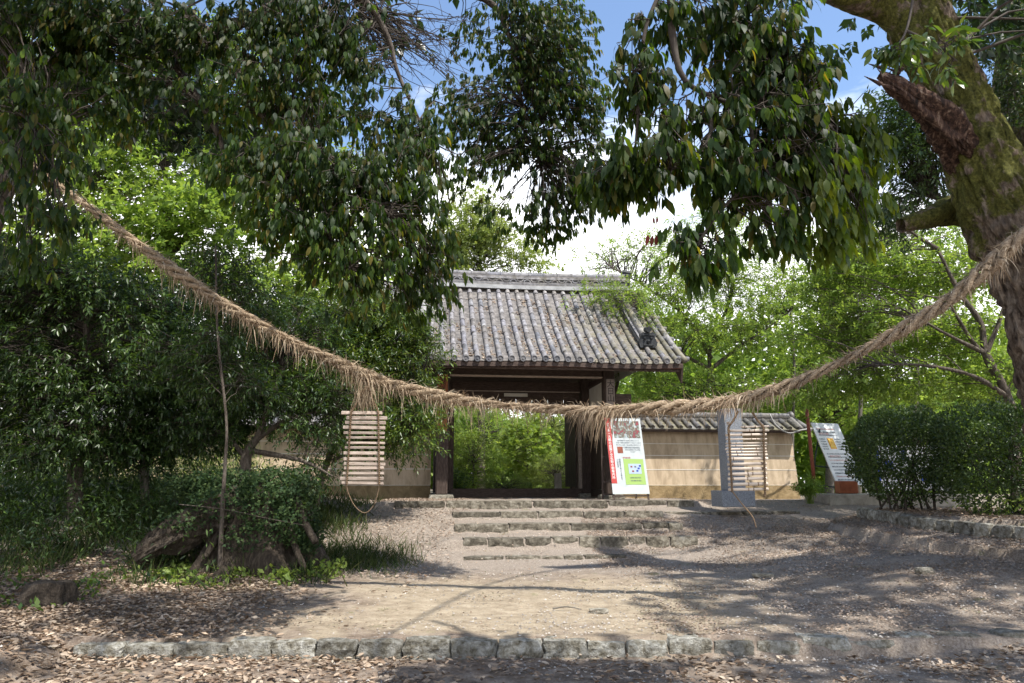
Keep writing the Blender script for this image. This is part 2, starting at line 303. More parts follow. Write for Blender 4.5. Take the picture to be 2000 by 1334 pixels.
def batch_tubes(paths, radii, sides=3):
    """paths (M,K,3), radii (M,K) -> V,F"""
    Mn, K, _ = paths.shape
    t = np.gradient(paths, axis=1); t = unit(t)
    ref = np.where(np.abs(t[..., 2:3]) < .9, np.array([0, 0, 1.]), np.array([1., 0, 0]))
    x = unit(np.cross(t, ref)); y = np.cross(x, t)
    a = np.arange(sides) / sides * 2 * np.pi
    V = paths[:, :, None, :] + radii[:, :, None, None] * (x[:, :, None, :] * np.cos(a)[None, None, :, None] + y[:, :, None, :] * np.sin(a)[None, None, :, None])
    V = V.reshape(-1, 3)
    i, j = np.meshgrid(np.arange(K - 1), np.arange(sides), indexing='ij'); i = i.ravel(); j = j.ravel(); jj = (j + 1) % sides
    f = np.stack([i * sides + j, i * sides + jj, (i + 1) * sides + jj, (i + 1) * sides + j], 1)
    F = (np.arange(Mn)[:, None, None] * K * sides + f[None]).reshape(-1, 4)
    return V, F
# leaf templates: x width, y length, z normal
def tpl(kind):
    if kind == 'near':
        V = [(0, 0, 0), (0, .33, .03), (0, .72, .0), (0, 1, -.10), (.165, .30, .05), (.155, .62, .01), (-.165, .30, .05), (-.155, .62, .01)]
        F = [(0, 4, 1), (1, 4, 5), (1, 5, 2), (2, 5, 3), (0, 1, 6), (1, 7, 6), (1, 2, 7), (2, 3, 7)]
    elif kind == 'lance':
        V = [(0, 0, 0), (.13, .4, .03), (0, .5, -.0), (-.13, .4, .03), (0, 1, -.12)]; F = [(0, 1, 2), (0, 2, 3), (1, 4, 2), (2, 4, 3)]
    elif kind == 'oval':
        V = [(0, 0, 0), (.27, .45, .05), (0, 1, -.05), (-.27, .45, .05)]; F = [(0, 1, 2), (0, 2, 3)]
    elif kind == 'slim':
        V = [(0, 0, 0), (.16, .45, .04), (0, 1, -.08), (-.16, .45, .04)]; F = [(0, 1, 2), (0, 2, 3)]
    elif kind == 'star':
        V = [(0, 0, 0), (.42, .3, .03), (.16, .5, 0), (0, 1, -.05), (-.16, .5, 0), (-.42, .3, .03)]; F = [(0, 1, 2), (0, 2, 4), (2, 3, 4), (0, 4, 5)]
    elif kind == 'blade':
        V = [(-.03, 0, 0), (.03, 0, 0), (.024, .5, .04), (-.024, .5, .04), (0, 1, -.08)]; F = [(0, 1, 2), (0, 2, 3), (3, 2, 4)]
    elif kind == 'curl':
        V = [(0, 0, .06), (.22, .35, .16), (0, .45, -.01), (-.22, .35, .10), (.14, .75, .10), (-.14, .75, .14), (0, 1, .12)]
        F = [(0, 1, 2), (0, 2, 3), (1, 4, 2), (2, 4, 6), (2, 6, 5), (2, 5, 3)]
    return np.array(V, float), np.array(F)
def leafgeo(pos, d, n, size, kind):
    V0, F0 = tpl(kind); y = unit(d); z = unit(n - (n * y).sum(-1, keepdims=True) * y); x = np.cross(y, z)
    V = pos[:, None, :] + size[:, None, None] * (V0[None, :, 0:1] * x[:, None] + V0[None, :, 1:2] * y[:, None] + V0[None, :, 2:3] * z[:, None])
    F = (np.arange(len(pos))[:, None, None] * len(V0) + F0[None]).reshape(-1, F0.shape[1])
    return V.reshape(-1, 3), F
TRIS = [0]
def leaves(name, pos, d, n, size, kind, mat, parent=None, off=None, stuff=True):
    V, F = leafgeo(pos, d, n, size, kind); TRIS[0] += len(F)
    return mk(name, V, F, mat, parent, False, off, 'stuff' if stuff else None)
_leafmesh = {}
def single_leaves(pos, d, n, size, kind, mat, parent, off):
    key = (kind, mat.name)
    if key not in _leafmesh:
        V, F = leafgeo(np.zeros((1, 3)), np.array([[0, 1., 0]]), np.array([[0, 0, 1.]]), np.ones(1), kind)
        o = mk('leaf', V, F, mat); _leafmesh[key] = o.data; bpy.data.objects.remove(o)
    me = _leafmesh[key]
    y = unit(d); z = unit(n - (n * y).sum(-1, keepdims=True) * y); x = np.cross(y, z)
    for i in range(len(pos)):
        M4 = Matrix.Identity(4)
        for r in range(3):
            M4[r][0] = x[i, r] * size[i]; M4[r][1] = y[i, r] * size[i]; M4[r][2] = z[i, r] * size[i]; M4[r][3] = pos[i, r] - off[r]
        inst('leaf', me, parent, M4)
def blob(px, py, Y, rx, ry, rd=None, wt=1):
    c = np.array(P(px, py, Y)); sc = Y / 1427.0
    r = np.array([rx * sc, rd if rd else (rx + ry) / 2 * sc, ry * sc]); return c, r, wt * r.prod() ** .75
def wblob(x, y, z, rx, ry, rz, wt=1):
    r = np.array([rx, ry, rz], float); return np.array([x, y, z], float), r, wt * r.prod() ** .75
def in_blobs(blobs, n, g, shell=0.0):
    wt = np.array([b[2] for b in blobs]); idx = g.choice(len(blobs), n, p=wt / wt.sum())
    v = unit(g.normal(size=(n, 3))); r = g.random(n)[:, None] ** (1 / 3.); r = shell + (1 - shell) * r
    C = np.array([b[0] for b in blobs])[idx]; Rr = np.array([b[1] for b in blobs])[idx]
    return C + v * r * Rr
def crown(parent, limbs, blobs, nsec, ncl, k, size, kind, mat, seed, sig=(.25, .25, .2), droop=.3, twl=.15, flatn=.8, twigs=True, singles=0,
          brad=.009, twmat=None, reach=9.0, shell=0.0, bname='branch', arch=.12, name='crown', hang=False, twf=.38, nbr=None):
    g = np.random.default_rng(seed); off = np.array(parent.location)
    LP = np.vstack([spline(l, 60) for l in limbs])
    S = in_blobs(blobs, nsec, g, shell)
    D = np.linalg.norm(S[:, None] - LP[None], axis=2) + .6 * np.maximum(0, LP[None, :, 2] - S[:, None, 2]) * (droop < .5)
    D = D * g.uniform(.8, 1.35, D.shape); A = LP[D.argmin(1)]; L = np.linalg.norm(S - A, axis=1)
    t = np.linspace(0, 1, 7)[None, :, None]
    bow = g.normal(size=(nsec, 1, 3)) * L[:, None, None] * .08 + np.array([0, 0, 1.]) * L[:, None, None] * arch
    path = A[:, None] * (1 - t) + S[:, None] * t + bow * 4 * t * (1 - t)
    path += g.normal(size=path.shape) * .02 * (t * (1 - t) * 4)
    r0 = np.clip(brad * L ** .8, .004, .03)[:, None]; rad = r0 * (1 - np.linspace(0, 1, 7)[None]) + .003
    V, F = batch_tubes(path[:nbr], rad[:nbr], 4); TRIS[0] += len(F) * 2
    mk(bname, V, F, twmat or MAT['twig'], parent, True, off, 'stuff')
    n = nsec * ncl; si = np.repeat(np.arange(nsec), ncl)
    sg = np.array(sig); q = S[si] + g.normal(size=(n, 3)) * sg
    out = unit(q - A[si] + g.normal(size=(n, 3)) * .3); out[:, 2] -= droop; out = unit(out + g.normal(size=(n, 3)) * .25)
    if twigs:
        bi = g.integers(3, 7, n); B0 = path[si, bi]; sel = g.random(n) < twf
        pb = np.stack([B0, q, q + out * twl], 1)[sel]
        V, F = batch_tubes(pb, np.array([.0045, .0035, .0015])[None].repeat(len(pb), 0), 3); TRIS[0] += len(F) * 2
        mk('twigs', V, F, twmat or MAT['twig'], parent, False, off, 'stuff')
    m = n * k; ci = np.repeat(np.arange(n), k); li = np.tile(np.arange(k), n)
    az = li * 2.4 + g.random(m) * .8; o = out[ci]
    ref = np.where(np.abs(o[:, 2:3]) < .9, np.array([0, 0, 1.]), np.array([1., 0, 0])); x = unit(np.cross(o, ref)); y = np.cross(x, o)
    rad_ = x * np.cos(az)[:, None] + y * np.sin(az)[:, None]
    pos = q[ci] + o * (li / max(k - 1, 1) * twl)[:, None] + rad_ * .01
    d = unit(o * (.35 + .5 * g.random(m))[:, None] + rad_ * .75 + np.array([0, 0, -1.]) * droop)
    nn = np.array([0, 0, 1.]) * flatn + rad_ * .0 + g.normal(size=(m, 3)) * .38 + o * (.5 if droop > .4 else 0)
    if hang:
        d = unit(o * .25 + rad_ * .45 + np.array([0, 0, -1.15]) + g.normal(size=(m, 3)) * .12); nn = rad_ + g.normal(size=(m, 3)) * .45 + np.array([0, -.05, .25])
    sz = size * (.48 + .72 * g.random(m))
    if singles:
        vis = pos[:, 1] > .5
        u = pos[:, 0] / np.maximum(pos[:, 1], .1); vv = (pos[:, 2] - EYE) / np.maximum(pos[:, 1], .1)
        vis &= (np.abs(u) < .72) & (vv < .68) & (vv > -.2)
        sc = np.where(vis, sz / np.linalg.norm(pos - np.array([0, 0, EYE]), axis=1), 0)
        top = np.argsort(-sc)[:singles]; mask = np.zeros(m, bool); mask[top] = True
        single_leaves(pos[mask], d[mask], nn[mask], sz[mask], kind, mat, parent, off)
        pos, d, nn, sz = pos[~mask], d[~mask], nn[~mask], sz[~mask]
    leaves(name, pos, d, nn, sz, kind, mat, parent, off)
    return S
def limb(parent, pts, r0, r1, mat, name='limb', sides=10, n=16, bumpy=.06, seed=0, freq=3.0):
    c = spline(pts, n); mb = MB(); rr = [r0 + (r1 - r0) * i / (n - 1) for i in range(n)]
    mb.tube(c.tolist(), rr, sides); off = Vector(parent.location) if parent else Vector()
    V = []
    for i, p in enumerate(mb.v):
        p = Vector(p); cc = Vector(c[min(i // sides, n - 1)]); dd = p - cc
        V.append(cc + dd * (1 + bumpy * 2 * mn.noise(Vector((p.x * freq + seed, p.y * freq, p.z * freq * .6)))))
    return mk(name, [tuple(v - off) for v in V], mb.f, mat, parent, True)

# ------------------------------------------------------------------ ground
GX, GY, GZ, YAW = 0.385, 18.46, 1.22, R(7)
def sm(a, b, x): t = np.clip((x - a) / (b - a), 0, 1); return t * t * (3 - 2 * t)
BY = np.array([7.0, 8.5, 9.5, 10.5, 11.5, 12.5, 14.0, 15.0, 16.0]); BX = np.array([10.0, 8.7, 7.9, 7.35, 7.0, 6.78, 6.72, 7.3, 8.6])
KERBY = 7.15
def H(x, y, detail=True):
    x = np.asarray(x, float); y = np.asarray(y, float)
    yk = y - .123 * (x - GX) * sm(9, 13, y)                       # follow the gate's turn
    ro = np.interp(yk, [7.2, 9, 11.8, 13, 14, 15.1, 16.2, 17.5, 24, 60], [.15, .21, .33, .52, .71, .90, 1.07, 1.17, 1.2, 1.2])
    rs = np.interp(yk, [7.2, 9, 11.8, 12.28, 12.32, 12.96, 13.02, 14.03, 14.09, 15.11, 15.17, 16.19, 16.25, 17.5, 60],
                   [.165, .21, .33, .37, .40, .47, .64, .69, .82, .87, 1.0, 1.05, 1.2, 1.215, 1.215])
    m = sm(-1.45, -1.05, x) * (1 - sm(3.0, 3.7, x))
    mA = sm(-3.1, -2.9, x) * (1 - sm(4.2, 4.6, x)) * (yk > 16.2)
    z = ro * (1 - m) + rs * m
    z = np.where(mA > 0, z * (1 - mA) + rs * mA, z)
    z = z + .33 * sm(2.8, 6.5, x) * (1 - sm(12.5, 15.5, y)) * sm(7.5, 10, y)
    z = z + .35 * sm(3.2, 6.5, -x) * sm(9.0, 13, y)
    bx = np.interp(y, BY, BX); s = x - bx
    inb = (1 - sm(15.2, 16.5, y)) * sm(6.5, 8.5, y)
    z = z + inb * (.13 * sm(-.75, -.68, s) + .07 * sm(-.6, -.1, s) - .12 * sm(-.95, -.86, s) * (1 - sm(-.78, -.72, s)) * (1 - sm(13, 14, y)))
    z = np.where(s > 0, z + inb * (np.maximum(1.07, z) - z) * sm(0.02, .16, s), z)
    z = z + 0.10 * sm(7.35, 8.4, np.abs(x)) * 0
    front = 1 - sm(KERBY + .02, KERBY + .10, y)                     # lower strip before the kerb
    fall = sm(4.9, 5.6, x)                                          # the kerb sinks away at the right
    zf = .0 + .14 * sm(3.6, 5.2, x) + .16 * sm(-4.0, -4.35, x)
    z = z * (1 - front) + zf * front
    far = sm(40, 90, np.abs(x) + np.maximum(y - 10, 0)); z = z * (1 - far * 0)
    return z
gx = np.concatenate([np.linspace(-160, -16, 14)[:-1], np.arange(-16, -9, .5), np.arange(-9, 10.5, .085), np.arange(10.5, 18, .5), np.linspace(18, 160, 14)])
gy = np.concatenate([np.linspace(-80, 2, 12)[:-1], np.arange(2, 6, .4), np.arange(6, 7.1, .08), np.arange(7.1, 7.4, .03), np.arange(7.4, 12.2, .09), np.arange(12.2, 17.6, .045), np.arange(17.6, 26, .4), np.linspace(26, 240, 18)])
Xg, Yg = np.meshgrid(gx, gy); Zg = H(Xg, Yg)
fade = ((Xg > -12) & (Xg < 14) & (Yg > 3) & (Yg < 20))
nzv = np.zeros(Xg.shape); it = np.argwhere(fade)
for a, b in it:
    x_, y_ = Xg[a, b], Yg[a, b]
    nzv[a, b] = mn.noise(Vector((x_ * 1.3, y_ * 1.3, 0))) * .028 + mn.noise(Vector((x_ * 5, y_ * 5, 3))) * .012 + mn.noise(Vector((x_ * 13, y_ * 13, 5))) * .006
Zg = Zg + nzv
ny, nx = Xg.shape; ii, jj = np.meshgrid(np.arange(ny - 1), np.arange(nx - 1), indexing='ij')
Fg = np.stack([ii * nx + jj, ii * nx + jj + 1, (ii + 1) * nx + jj + 1, (ii + 1) * nx + jj], -1).reshape(-1, 4)
def groundmat():
    m, nt, b = new_mat('forest_path_soil')
    g = N(nt, 'ShaderNodeNewGeometry'); pos = g.outputs['Position']; s = N(nt, 'ShaderNodeSeparateXYZ'); nt.links.new(pos, s.inputs[0])
    def nse(sc, det=6.0, ro=.65, stretch=None):
        n = N(nt, 'ShaderNodeTexNoise', Scale=sc, Detail=det, Roughness=ro)
        if stretch:
            mp = N(nt, 'ShaderNodeMapping'); mp.inputs['Scale'].default_value = stretch; nt.links.new(pos, mp.inputs[0]); nt.links.new(mp.outputs[0], n.inputs[0])
        else: nt.links.new(pos, n.inputs[0])
        return n.outputs[0]
    def mth(op, a, bb, cl=False):
        n = N(nt, 'ShaderNodeMath', _operation=op, _use_clamp=cl)
        for i, q in enumerate((a, bb)):
            if isinstance(q, (int, float)): n.inputs[i].default_value = q
            else: nt.links.new(q, n.inputs[i])
        return n.outputs[0]
    def mix(f, a, bb):
        n = N(nt, 'ShaderNodeMix', _data_type='RGBA')
        for i, q in ((0, f), (6, a), (7, bb)):
            if isinstance(q, tuple): n.inputs[i].default_value = (*q, 1)
            elif isinstance(q, (int, float)): n.inputs[i].default_value = q
            else: nt.links.new(q, n.inputs[i])
        return n.outputs[2]
    def mr(v, a, bb, c=0, d=1):
        n = N(nt, 'ShaderNodeMapRange', _interpolation_type='SMOOTHSTEP'); nt.links.new(v, n.inputs[0])
        for i, q in enumerate((a, bb, c, d)): n.inputs[i + 1].default_value = q
        return n.outputs[0]
    big = nse(.8, 5.0, .6); mid = nse(5.0, 8.0, .75); fine = nse(42.0, 6.0, .75); streak = nse(6.0, 9.0, .75, (.8, 1.3, 1))
    wob = mth('MULTIPLY', mth('SUBTRACT', big, .5), 5.0)
    xw = mth('ADD', s.outputs[0], wob); yw = mth('ADD', s.outputs[1], mth('MULTIPLY', mth('SUBTRACT', nse(1.6, 5.0, .6), .5), 3.0))
    rs = ramp(nt, [(.32, (.22, .175, .12)), (.5, (.34, .28, .20)), (.68, (.46, .39, .29))]); nt.links.new(streak, rs.inputs[0])     # sand
    rd = ramp(nt, [(.33, (.085, .062, .045)), (.5, (.20, .155, .12)), (.69, (.36, .30, .24))]); nt.links.new(mid, rd.inputs[0])     # brown soil
    rg = ramp(nt, [(.33, (.09, .075, .06)), (.5, (.24, .205, .17)), (.67, (.46, .41, .35))]); nt.links.new(fine, rg.inputs[0])   # gravelly
    sand = mth('MULTIPLY', mth('MULTIPLY', mr(xw, -3.0, -1.3), mr(xw, 4.0, 1.6)), mth('MULTIPLY', mr(yw, 7.0, 7.7), mr(yw, 11.3, 9.6)))
    right = mr(xw, 1.0, 3.0)
    c = mix(right, rd.outputs[0], mix(.5, rg.outputs[0], rd.outputs[0]))
    c = mix(mr(yw, 10.3, 11.6), c, mix(.5, rg.outputs[0], (.27, .225, .185)))
    c = mix(mth('MULTIPLY', sand, .92), c, rs.outputs[0])
    # a little moss in the path
    ms = mth('MULTIPLY', mr(nse(2.6, 6.0, .7), .60, .70), .55); c = mix(ms, c, (.12, .13, .04))
    sp = ramp(nt, [(.60, (0, 0, 0)), (.68, (1, 1, 1))]); nt.links.new(nse(70.0, 4.0, .6), sp.inputs[0])
    c = mix(mth('MULTIPLY', sp.outputs[0], .45), c, (.46, .40, .33))
    sp2 = ramp(nt, [(.60, (0, 0, 0)), (.66, (1, 1, 1))]); nt.links.new(nse(33.0, 4.0, .6), sp2.inputs[0])
    c = mix(mth('MULTIPLY', sp2.outputs[0], .5), c, (.06, .045, .035))
    nt.links.new(c, b.inputs['Base Color']); b.inputs['Roughness'].default_value = .95; b.inputs['Specular IOR Level'].default_value = .15
    b1 = N(nt, 'ShaderNodeBump', Strength=.8, Distance=.02); nt.links.new(fine, b1.inputs['Height'])
    b2 = N(nt, 'ShaderNodeBump', Strength=.6, Distance=.05); nt.links.new(mid, b2.inputs['Height']); nt.links.new(b1.outputs[0], b2.inputs['Normal'])
    nt.links.new(b2.outputs[0], b.inputs['Normal'])
    return m
ground = mk('ground', np.stack([Xg, Yg, Zg], -1).reshape(-1, 3), Fg, groundmat(), None, True); ground['kind'] = 'structure'

# ------------------------------------------------------------------ stones
def stone_geo(sx, sy, sz, seed, n=4, rough=.06, rnd=.22):
    V = []; F = []; idx = {}
    def vid(i, j, k):
        key = (i, j, k)
        if key not in idx:
            p = Vector((i / n * 2 - 1, j / n * 2 - 1, k / n * 2 - 1)); q = Vector(p)
            e = [abs(c) for c in p]; far = sorted(e)[1]
            for a in range(3): q[a] = p[a] * (1 - rnd * .5 * (sum(x ** 4 for x in e) - e[a] ** 4) * .5)
            nn = Vector((mn.noise(q * 1.7 + Vector((seed * 3.1, 0, 0))), mn.noise(q * 1.7 + Vector((0, seed * 2.3, 9))), mn.noise(q * 1.7 + Vector((5, 0, seed * 1.9)))))
            q += nn * rough * 2.2 + Vector((mn.noise(q * 5 + Vector((seed, 1, 1))), mn.noise(q * 5 + Vector((2, seed, 1))), mn.noise(q * 5 + Vector((3, 1, seed))))) * rough * .8
            idx[key] = len(V); V.append((q.x * sx / 2, q.y * sy / 2, q.z * sz / 2))
        return idx[key]
    for a in range(n):
        for b_ in range(n):
            F += [(vid(a, b_, n), vid(a + 1, b_, n), vid(a + 1, b_ + 1, n), vid(a, b_ + 1, n)),
                  (vid(a, 0, b_), vid(a + 1, 0, b_), vid(a + 1, 0, b_ + 1), vid(a, 0, b_ + 1)), (vid(a + 1, n, b_), vid(a, n, b_), vid(a, n, b_ + 1), vid(a + 1, n, b_ + 1)),
                  (vid(0, a + 1, b_), vid(0, a, b_), vid(0, a, b_ + 1), vid(0, a + 1, b_ + 1)), (vid(n, a, b_), vid(n, a + 1, b_), vid(n, a + 1, b_ + 1), vid(n, a, b_ + 1))]
    return V, F
_sid = [0]
def stone(parent, c, size, rz=0, mat=None, rough=.05, rnd=.2, name='stone', tilt=0, n=4):
    _sid[0] += 1; V, F = stone_geo(*size, _sid[0], n, rough, rnd)
    o = mk(name, V, F, mat or MAT['stone'], parent, False)
    o.location = Vector(c) - (Vector(parent.location) if parent else Vector()); o.rotation_euler = (0, tilt, rz)
    return o
# front kerb: a line of squared granite blocks across the path
kerb = thing('stone_kerb', 'row of rough granite blocks across the path in front', 'kerb', (0, KERBY, 0))
kj = [175, 272, 365, 467, 550, 631, 709, 795, 884, 970, 1058, 1141, 1215, 1295, 1381, 1462, 1550, 1645, 1735]
for a, b_ in zip(kj[:-1], kj[1:]):
    x0, x1 = (a - 1000) / 1437 * KERBY, (b_ - 1000) / 1437 * KERBY; g = random.uniform(.004, .012); u = (a - 1000) / 1000
    hgt = .205 + random.uniform(-.03, .012); lift = .02 * u if u > 0 else 0.01 * u
    if a > 1600: lift += -.02
    stone(kerb, ((x0 + x1) / 2, KERBY + .10 + .14 * max(u, -.3) + random.uniform(-.012, .012), hgt / 2 - .045 + lift), (x1 - x0 - g, .24, hgt), random.uniform(-.05, .05), MAT['kerb'], random.uniform(.04, .08), random.uniform(.14, .3), 'kerb_stone', n=6, tilt=random.uniform(-.03, .03))
for a, b_, z in ((85, 172, -.02), (1748, 1812, .10), (1822, 1905, .105), (1940, 2010, .12)):
    x0, x1 = (a - 1000) / 1437 * KERBY, (b_ - 1000) / 1437 * KERBY
    stone(kerb, ((x0 + x1) / 2, KERBY + .22, z), (x1 - x0, .26, .16), random.uniform(-.06, .06), MAT['kerb'], .08, .35, 'kerb_stone')
# stairs
stairs = thing('stone_steps', 'shallow flight of worn stone steps leading up to the gate', 'steps', (.9, 13, .4))
def row(pxs, Yc, ztop, hgt, dep, nm='step_stone', rough=.016, rnd=.07, wav=0.0):
    for a, b_ in zip(pxs[:-1], pxs[1:]):
        xs = []
        for p in (a, b_):
            x = (p - 1000) / 1427 * Yc
            for _ in range(3): x = (p - 1000) / 1427 * (Yc + .123 * (x - GX))
            xs.append(x)
        xc = sum(xs) / 2; y = Yc + .123 * (xc - GX) + dep / 2 + random.uniform(-.02, .02); g = random.uniform(.006, .018)
        stone(stairs, (xc, y, ztop - hgt / 2 + random.uniform(-.008, .008)), ((xs[1] - xs[0]) / math.cos(YAW) - g, dep, hgt), YAW + random.uniform(-.012, .012), MAT['step'], rough, rnd, nm)
row([768, 868, 1038, 1185, 1299, 1352], 16.2, 1.225, .22, .5)
row([882, 975, 1048, 1136, 1216, 1293], 15.12, 1.03, .24, .42)
row([1296, 1345, 1400, 1450, 1503, 1562], 15.35, 1.0, .2, .3, rough=.06, rnd=.25)
row([886, 992, 1111, 1251, 1300, 1328], 14.04, .85, .24, .42)
row([902, 950, 1022, 1075, 1127, 1167, 1223, 1255, 1302, 1358], 12.97, .67, .26, .4, rough=.03, rnd=.14)
row([905, 985, 1055, 1097, 1136, 1220], 12.27, .425, .12, .3, rough=.05, rnd=.2)
# bank kerb at the right
bk = thing('bank_kerb', 'curved line of small squared stones holding the hedge bank', 'kerb', (7, 12, .9))
cpts = spline([(6.95, 14.6, 0), (6.72, 14, 0), (6.78, 12.5, 0), (7.0, 11.5, 0), (7.35, 10.5, 0), (7.9, 9.5, 0), (8.5, 8.7, 0)], 400)
acc = 0; last = cpts[0]; nxt = 0
for i in range(1, 400):
    acc += np.linalg.norm(cpts[i] - cpts[i - 1])
    if acc >= nxt:
        L = random.uniform(.24, .34); q = cpts[min(i + 8, 399)]; t = cpts[min(i + 9, 399)] - cpts[i]; p = cpts[i] + unit(t) * L / 2
        zz = float(H(p[0] - .05, p[1]))
        stone(bk, (p[0] + .02, p[1], zz + .075), (L - .02, .2, .25), math.atan2(t[1], t[0]) + random.uniform(-.06, .06), MAT['kerb'], .07, .28, 'kerb_stone'); nxt = acc + L
# loose rocks
for (px, py, Y, s, lab) in ((1808, 1140, 9.6, (.2, .14, .1), 'pale loose rock lying on the gravel below the hedge bank'), (1170, 1205, 8.4, (.22, .12, .05), 'flat grey stone half sunk in the sandy path'),
                            (1490, 1122, 10.6, (.3, .1, .06), 'low tawny stone sunk in the path right of the steps')):
    p = P(px, py, Y); _sid[0] += 1; V, F = stone_geo(*s, _sid[0], 4, .09, .4)
    o = mk('rock', V, F, MAT['stone']); o.location = (p.x, p.y, float(H(p.x, p.y)) + s[2] * .3); tag(o, lab, 'rock')
p = P(95, 1160, 8.8); _sid[0] += 1; V, F = stone_geo(.5, .35, .4, _sid[0], 5, .08, .3)
o = mk('boulder', V, F, MAT['stumpbark']); o.location = (p.x, p.y, float(H(p.x, p.y)) + .07); tag(o, 'dark mossy boulder in the weeds at the far lower corner of the bank', 'boulder')

# ------------------------------------------------------------------ gate
gate = thing('temple_gate', 'old wooden temple gate with heavy tiled gable roof above the steps', 'gate', (GX, GY, GZ), YAW)
HW = 3.75; ROWS = 27; SP = .277; EY, EZ = -1.3, 3.31; RY, RZ = 2.2, 6.06
def roofz(t, x):      # t 0 eave .. 1 ridge ; slight upward sweep at the gable ends
    return EZ + (RZ - EZ) * (.80 * t + .20 * t * t) + .05 * (abs(x) / HW) ** 3 * (1 - .3 * t) + .02 * math.sin(x * 1.3 + 1)
def roofp(t, x, side=1):
    y = EY + (RY - EY) * t
    if side < 0: y = 2 * RY - y
    return Vector((x, y, roofz(t, x)))
# sub-roof boards
for side in (1, -1):
    mb = MB(); nt_, nx_ = 14, 20; V = []; F = []
    for k in range(2):
        for i in range(nt_ + 1):
            for j in range(nx_ + 1):
                p = roofp(i / nt_, -HW + 2 * HW * j / nx_, side); V.append((p.x, p.y, p.z - .05 - .10 * k))
    n0 = (nt_ + 1) * (nx_ + 1)
    for k in range(2):
        for i in range(nt_):
            for j in range(nx_):
                a = k * n0 + i * (nx_ + 1) + j; F.append((a, a + 1, a + nx_ + 2, a + nx_ + 1))
    for i in range(nt_):
        for j in (0, nx_):
            a = i * (nx_ + 1) + j; F.append((a, a + nx_ + 1, a + nx_ + 1 + n0, a + n0))
    for j in range(nx_): F.append((j, j + 1, j + 1 + n0, j + n0))
    mk('roof_deck', V, F, MAT['wood_beam'], gate)
# round tiles (one mesh, many pieces)
NS = 11
slen = 0; pr = roofp(0, 0)
for i in range(1, 41): q = roofp(i / 40, 0); slen += (q - pr).length; pr = q
mb = MB(); SL = slen / NS * 1.01
def halfround(mb, L, r0, r1, n=8):
    V = []
    for (y, r) in ((0, r0), (L * .93, r1), (L * .93, r1 * .86), (L, r1 * .86)):
        for j in range(n + 1):
            a = math.pi * (-.08 + 1.16 * j / n); V.append((math.cos(a) * r, y, math.sin(a) * r))
    F = []
    for i in range(3):
        for j in range(n): F.append((i * (n + 1) + j, i * (n + 1) + j + 1, (i + 1) * (n + 1) + j + 1, (i + 1) * (n + 1) + j))
    F.append(tuple(range(n + 1)))
    mb.add(V, F)
halfround(mb, SL, .065, .061); V0 = mb.v; F0 = mb.f
tmp = mk('round_tile', V0, F0, MAT['tile'], None, True); tile_me = tmp.data; bpy.data.objects.remove(tmp)
mb = MB()     # end disc with raised rim and boss
def disc(mb, r):
    mb.tube([(0, -.035, 0), (0, .05, 0)], r, 16)
    V = []; F = []
    for (rr, y) in ((r, -.035), (r, -.05), (r * .8, -.05), (r * .78, -.037)):
        for j in range(16): a = j / 16 * 2 * math.pi; V.append((math.cos(a) * rr, y, math.sin(a) * rr))
    for i in range(3):
        for j in range(16): F.append((i * 16 + j, i * 16 + (j + 1) % 16, (i + 1) * 16 + (j + 1) % 16, (i + 1) * 16 + j))
    mb.add(V, F); mb.tube([(0, -.036, 0), (0, -.046, 0)], r * .35, 8)
disc(mb, .076); tmp = mk('eave_end_tile', mb.v, mb.f, MAT['tile_dark'], None, False); end_me = tmp.data; bpy.data.objects.remove(tmp)
rr_ = random.Random(3)
for r in range(ROWS):
    x = (r - (ROWS - 1) / 2) * SP
    for s in range(NS):
        a = roofp(s / NS, x); b_ = roofp((s + 1) / NS, x); d = (b_ - a).normalized(); up = Vector((1, 0, 0)).cross(d)
        jx = rr_.uniform(-.008, .008); M4 = Matrix(((1, d.x, up.x, a.x + jx), (0, d.y, up.y, a.y), (0, d.z, up.z, a.z + .035 + rr_.uniform(-.004, .004)), (0, 0, 0, 1)))
        inst('round_tile', tile_me, gate, M4)
    a = roofp(0, x); inst('eave_end_tile', end_me, gate, Matrix.Translation((x, a.y - .01, a.z + .028)))
# the back slope is out of sight: its covers are one joined part
mb = MB()
for r in range(ROWS):
    x = (r - (ROWS - 1) / 2) * SP; mb.tube([roofp(i / 6, x, -1) + Vector((0, 0, .035)) for i in range(7)], .072, 8)
mb.build('back_round_tile', MAT['tile'], gate, True, kind='stuff')
# flat tiles: curved pans overlapping like scales
NR = 34; V = []; F = []
for side in (1, -1):
    for r in range(ROWS - 1 if True else 0):
        xc = (r - (ROWS - 2) / 2) * SP; hw = SP / 2 + .01
        for s in range(NR if side > 0 else 12):
            nr = NR if side > 0 else 12; t0 = s / nr; t1 = min(1, (s + 1.35) / nr); b0 = len(V); jj_ = rr_.uniform(-.006, .006)
            for (t, lift) in ((t0, .0), (t0, .034), (t1, .008)):
                for j in range(5):
                    u = -1 + j / 2; p = roofp(t, xc + u * hw, side); V.append((p.x, p.y, p.z - .028 + lift + .024 * u * u + jj_))
            for i in range(2):
                for j in range(4): F.append((b0 + i * 5 + j, b0 + i * 5 + j + 1, b0 + (i + 1) * 5 + j + 1, b0 + (i + 1) * 5 + j))
mk('flat_tile', V, np.array(F), MAT['pan'], gate, False, kind='stuff')
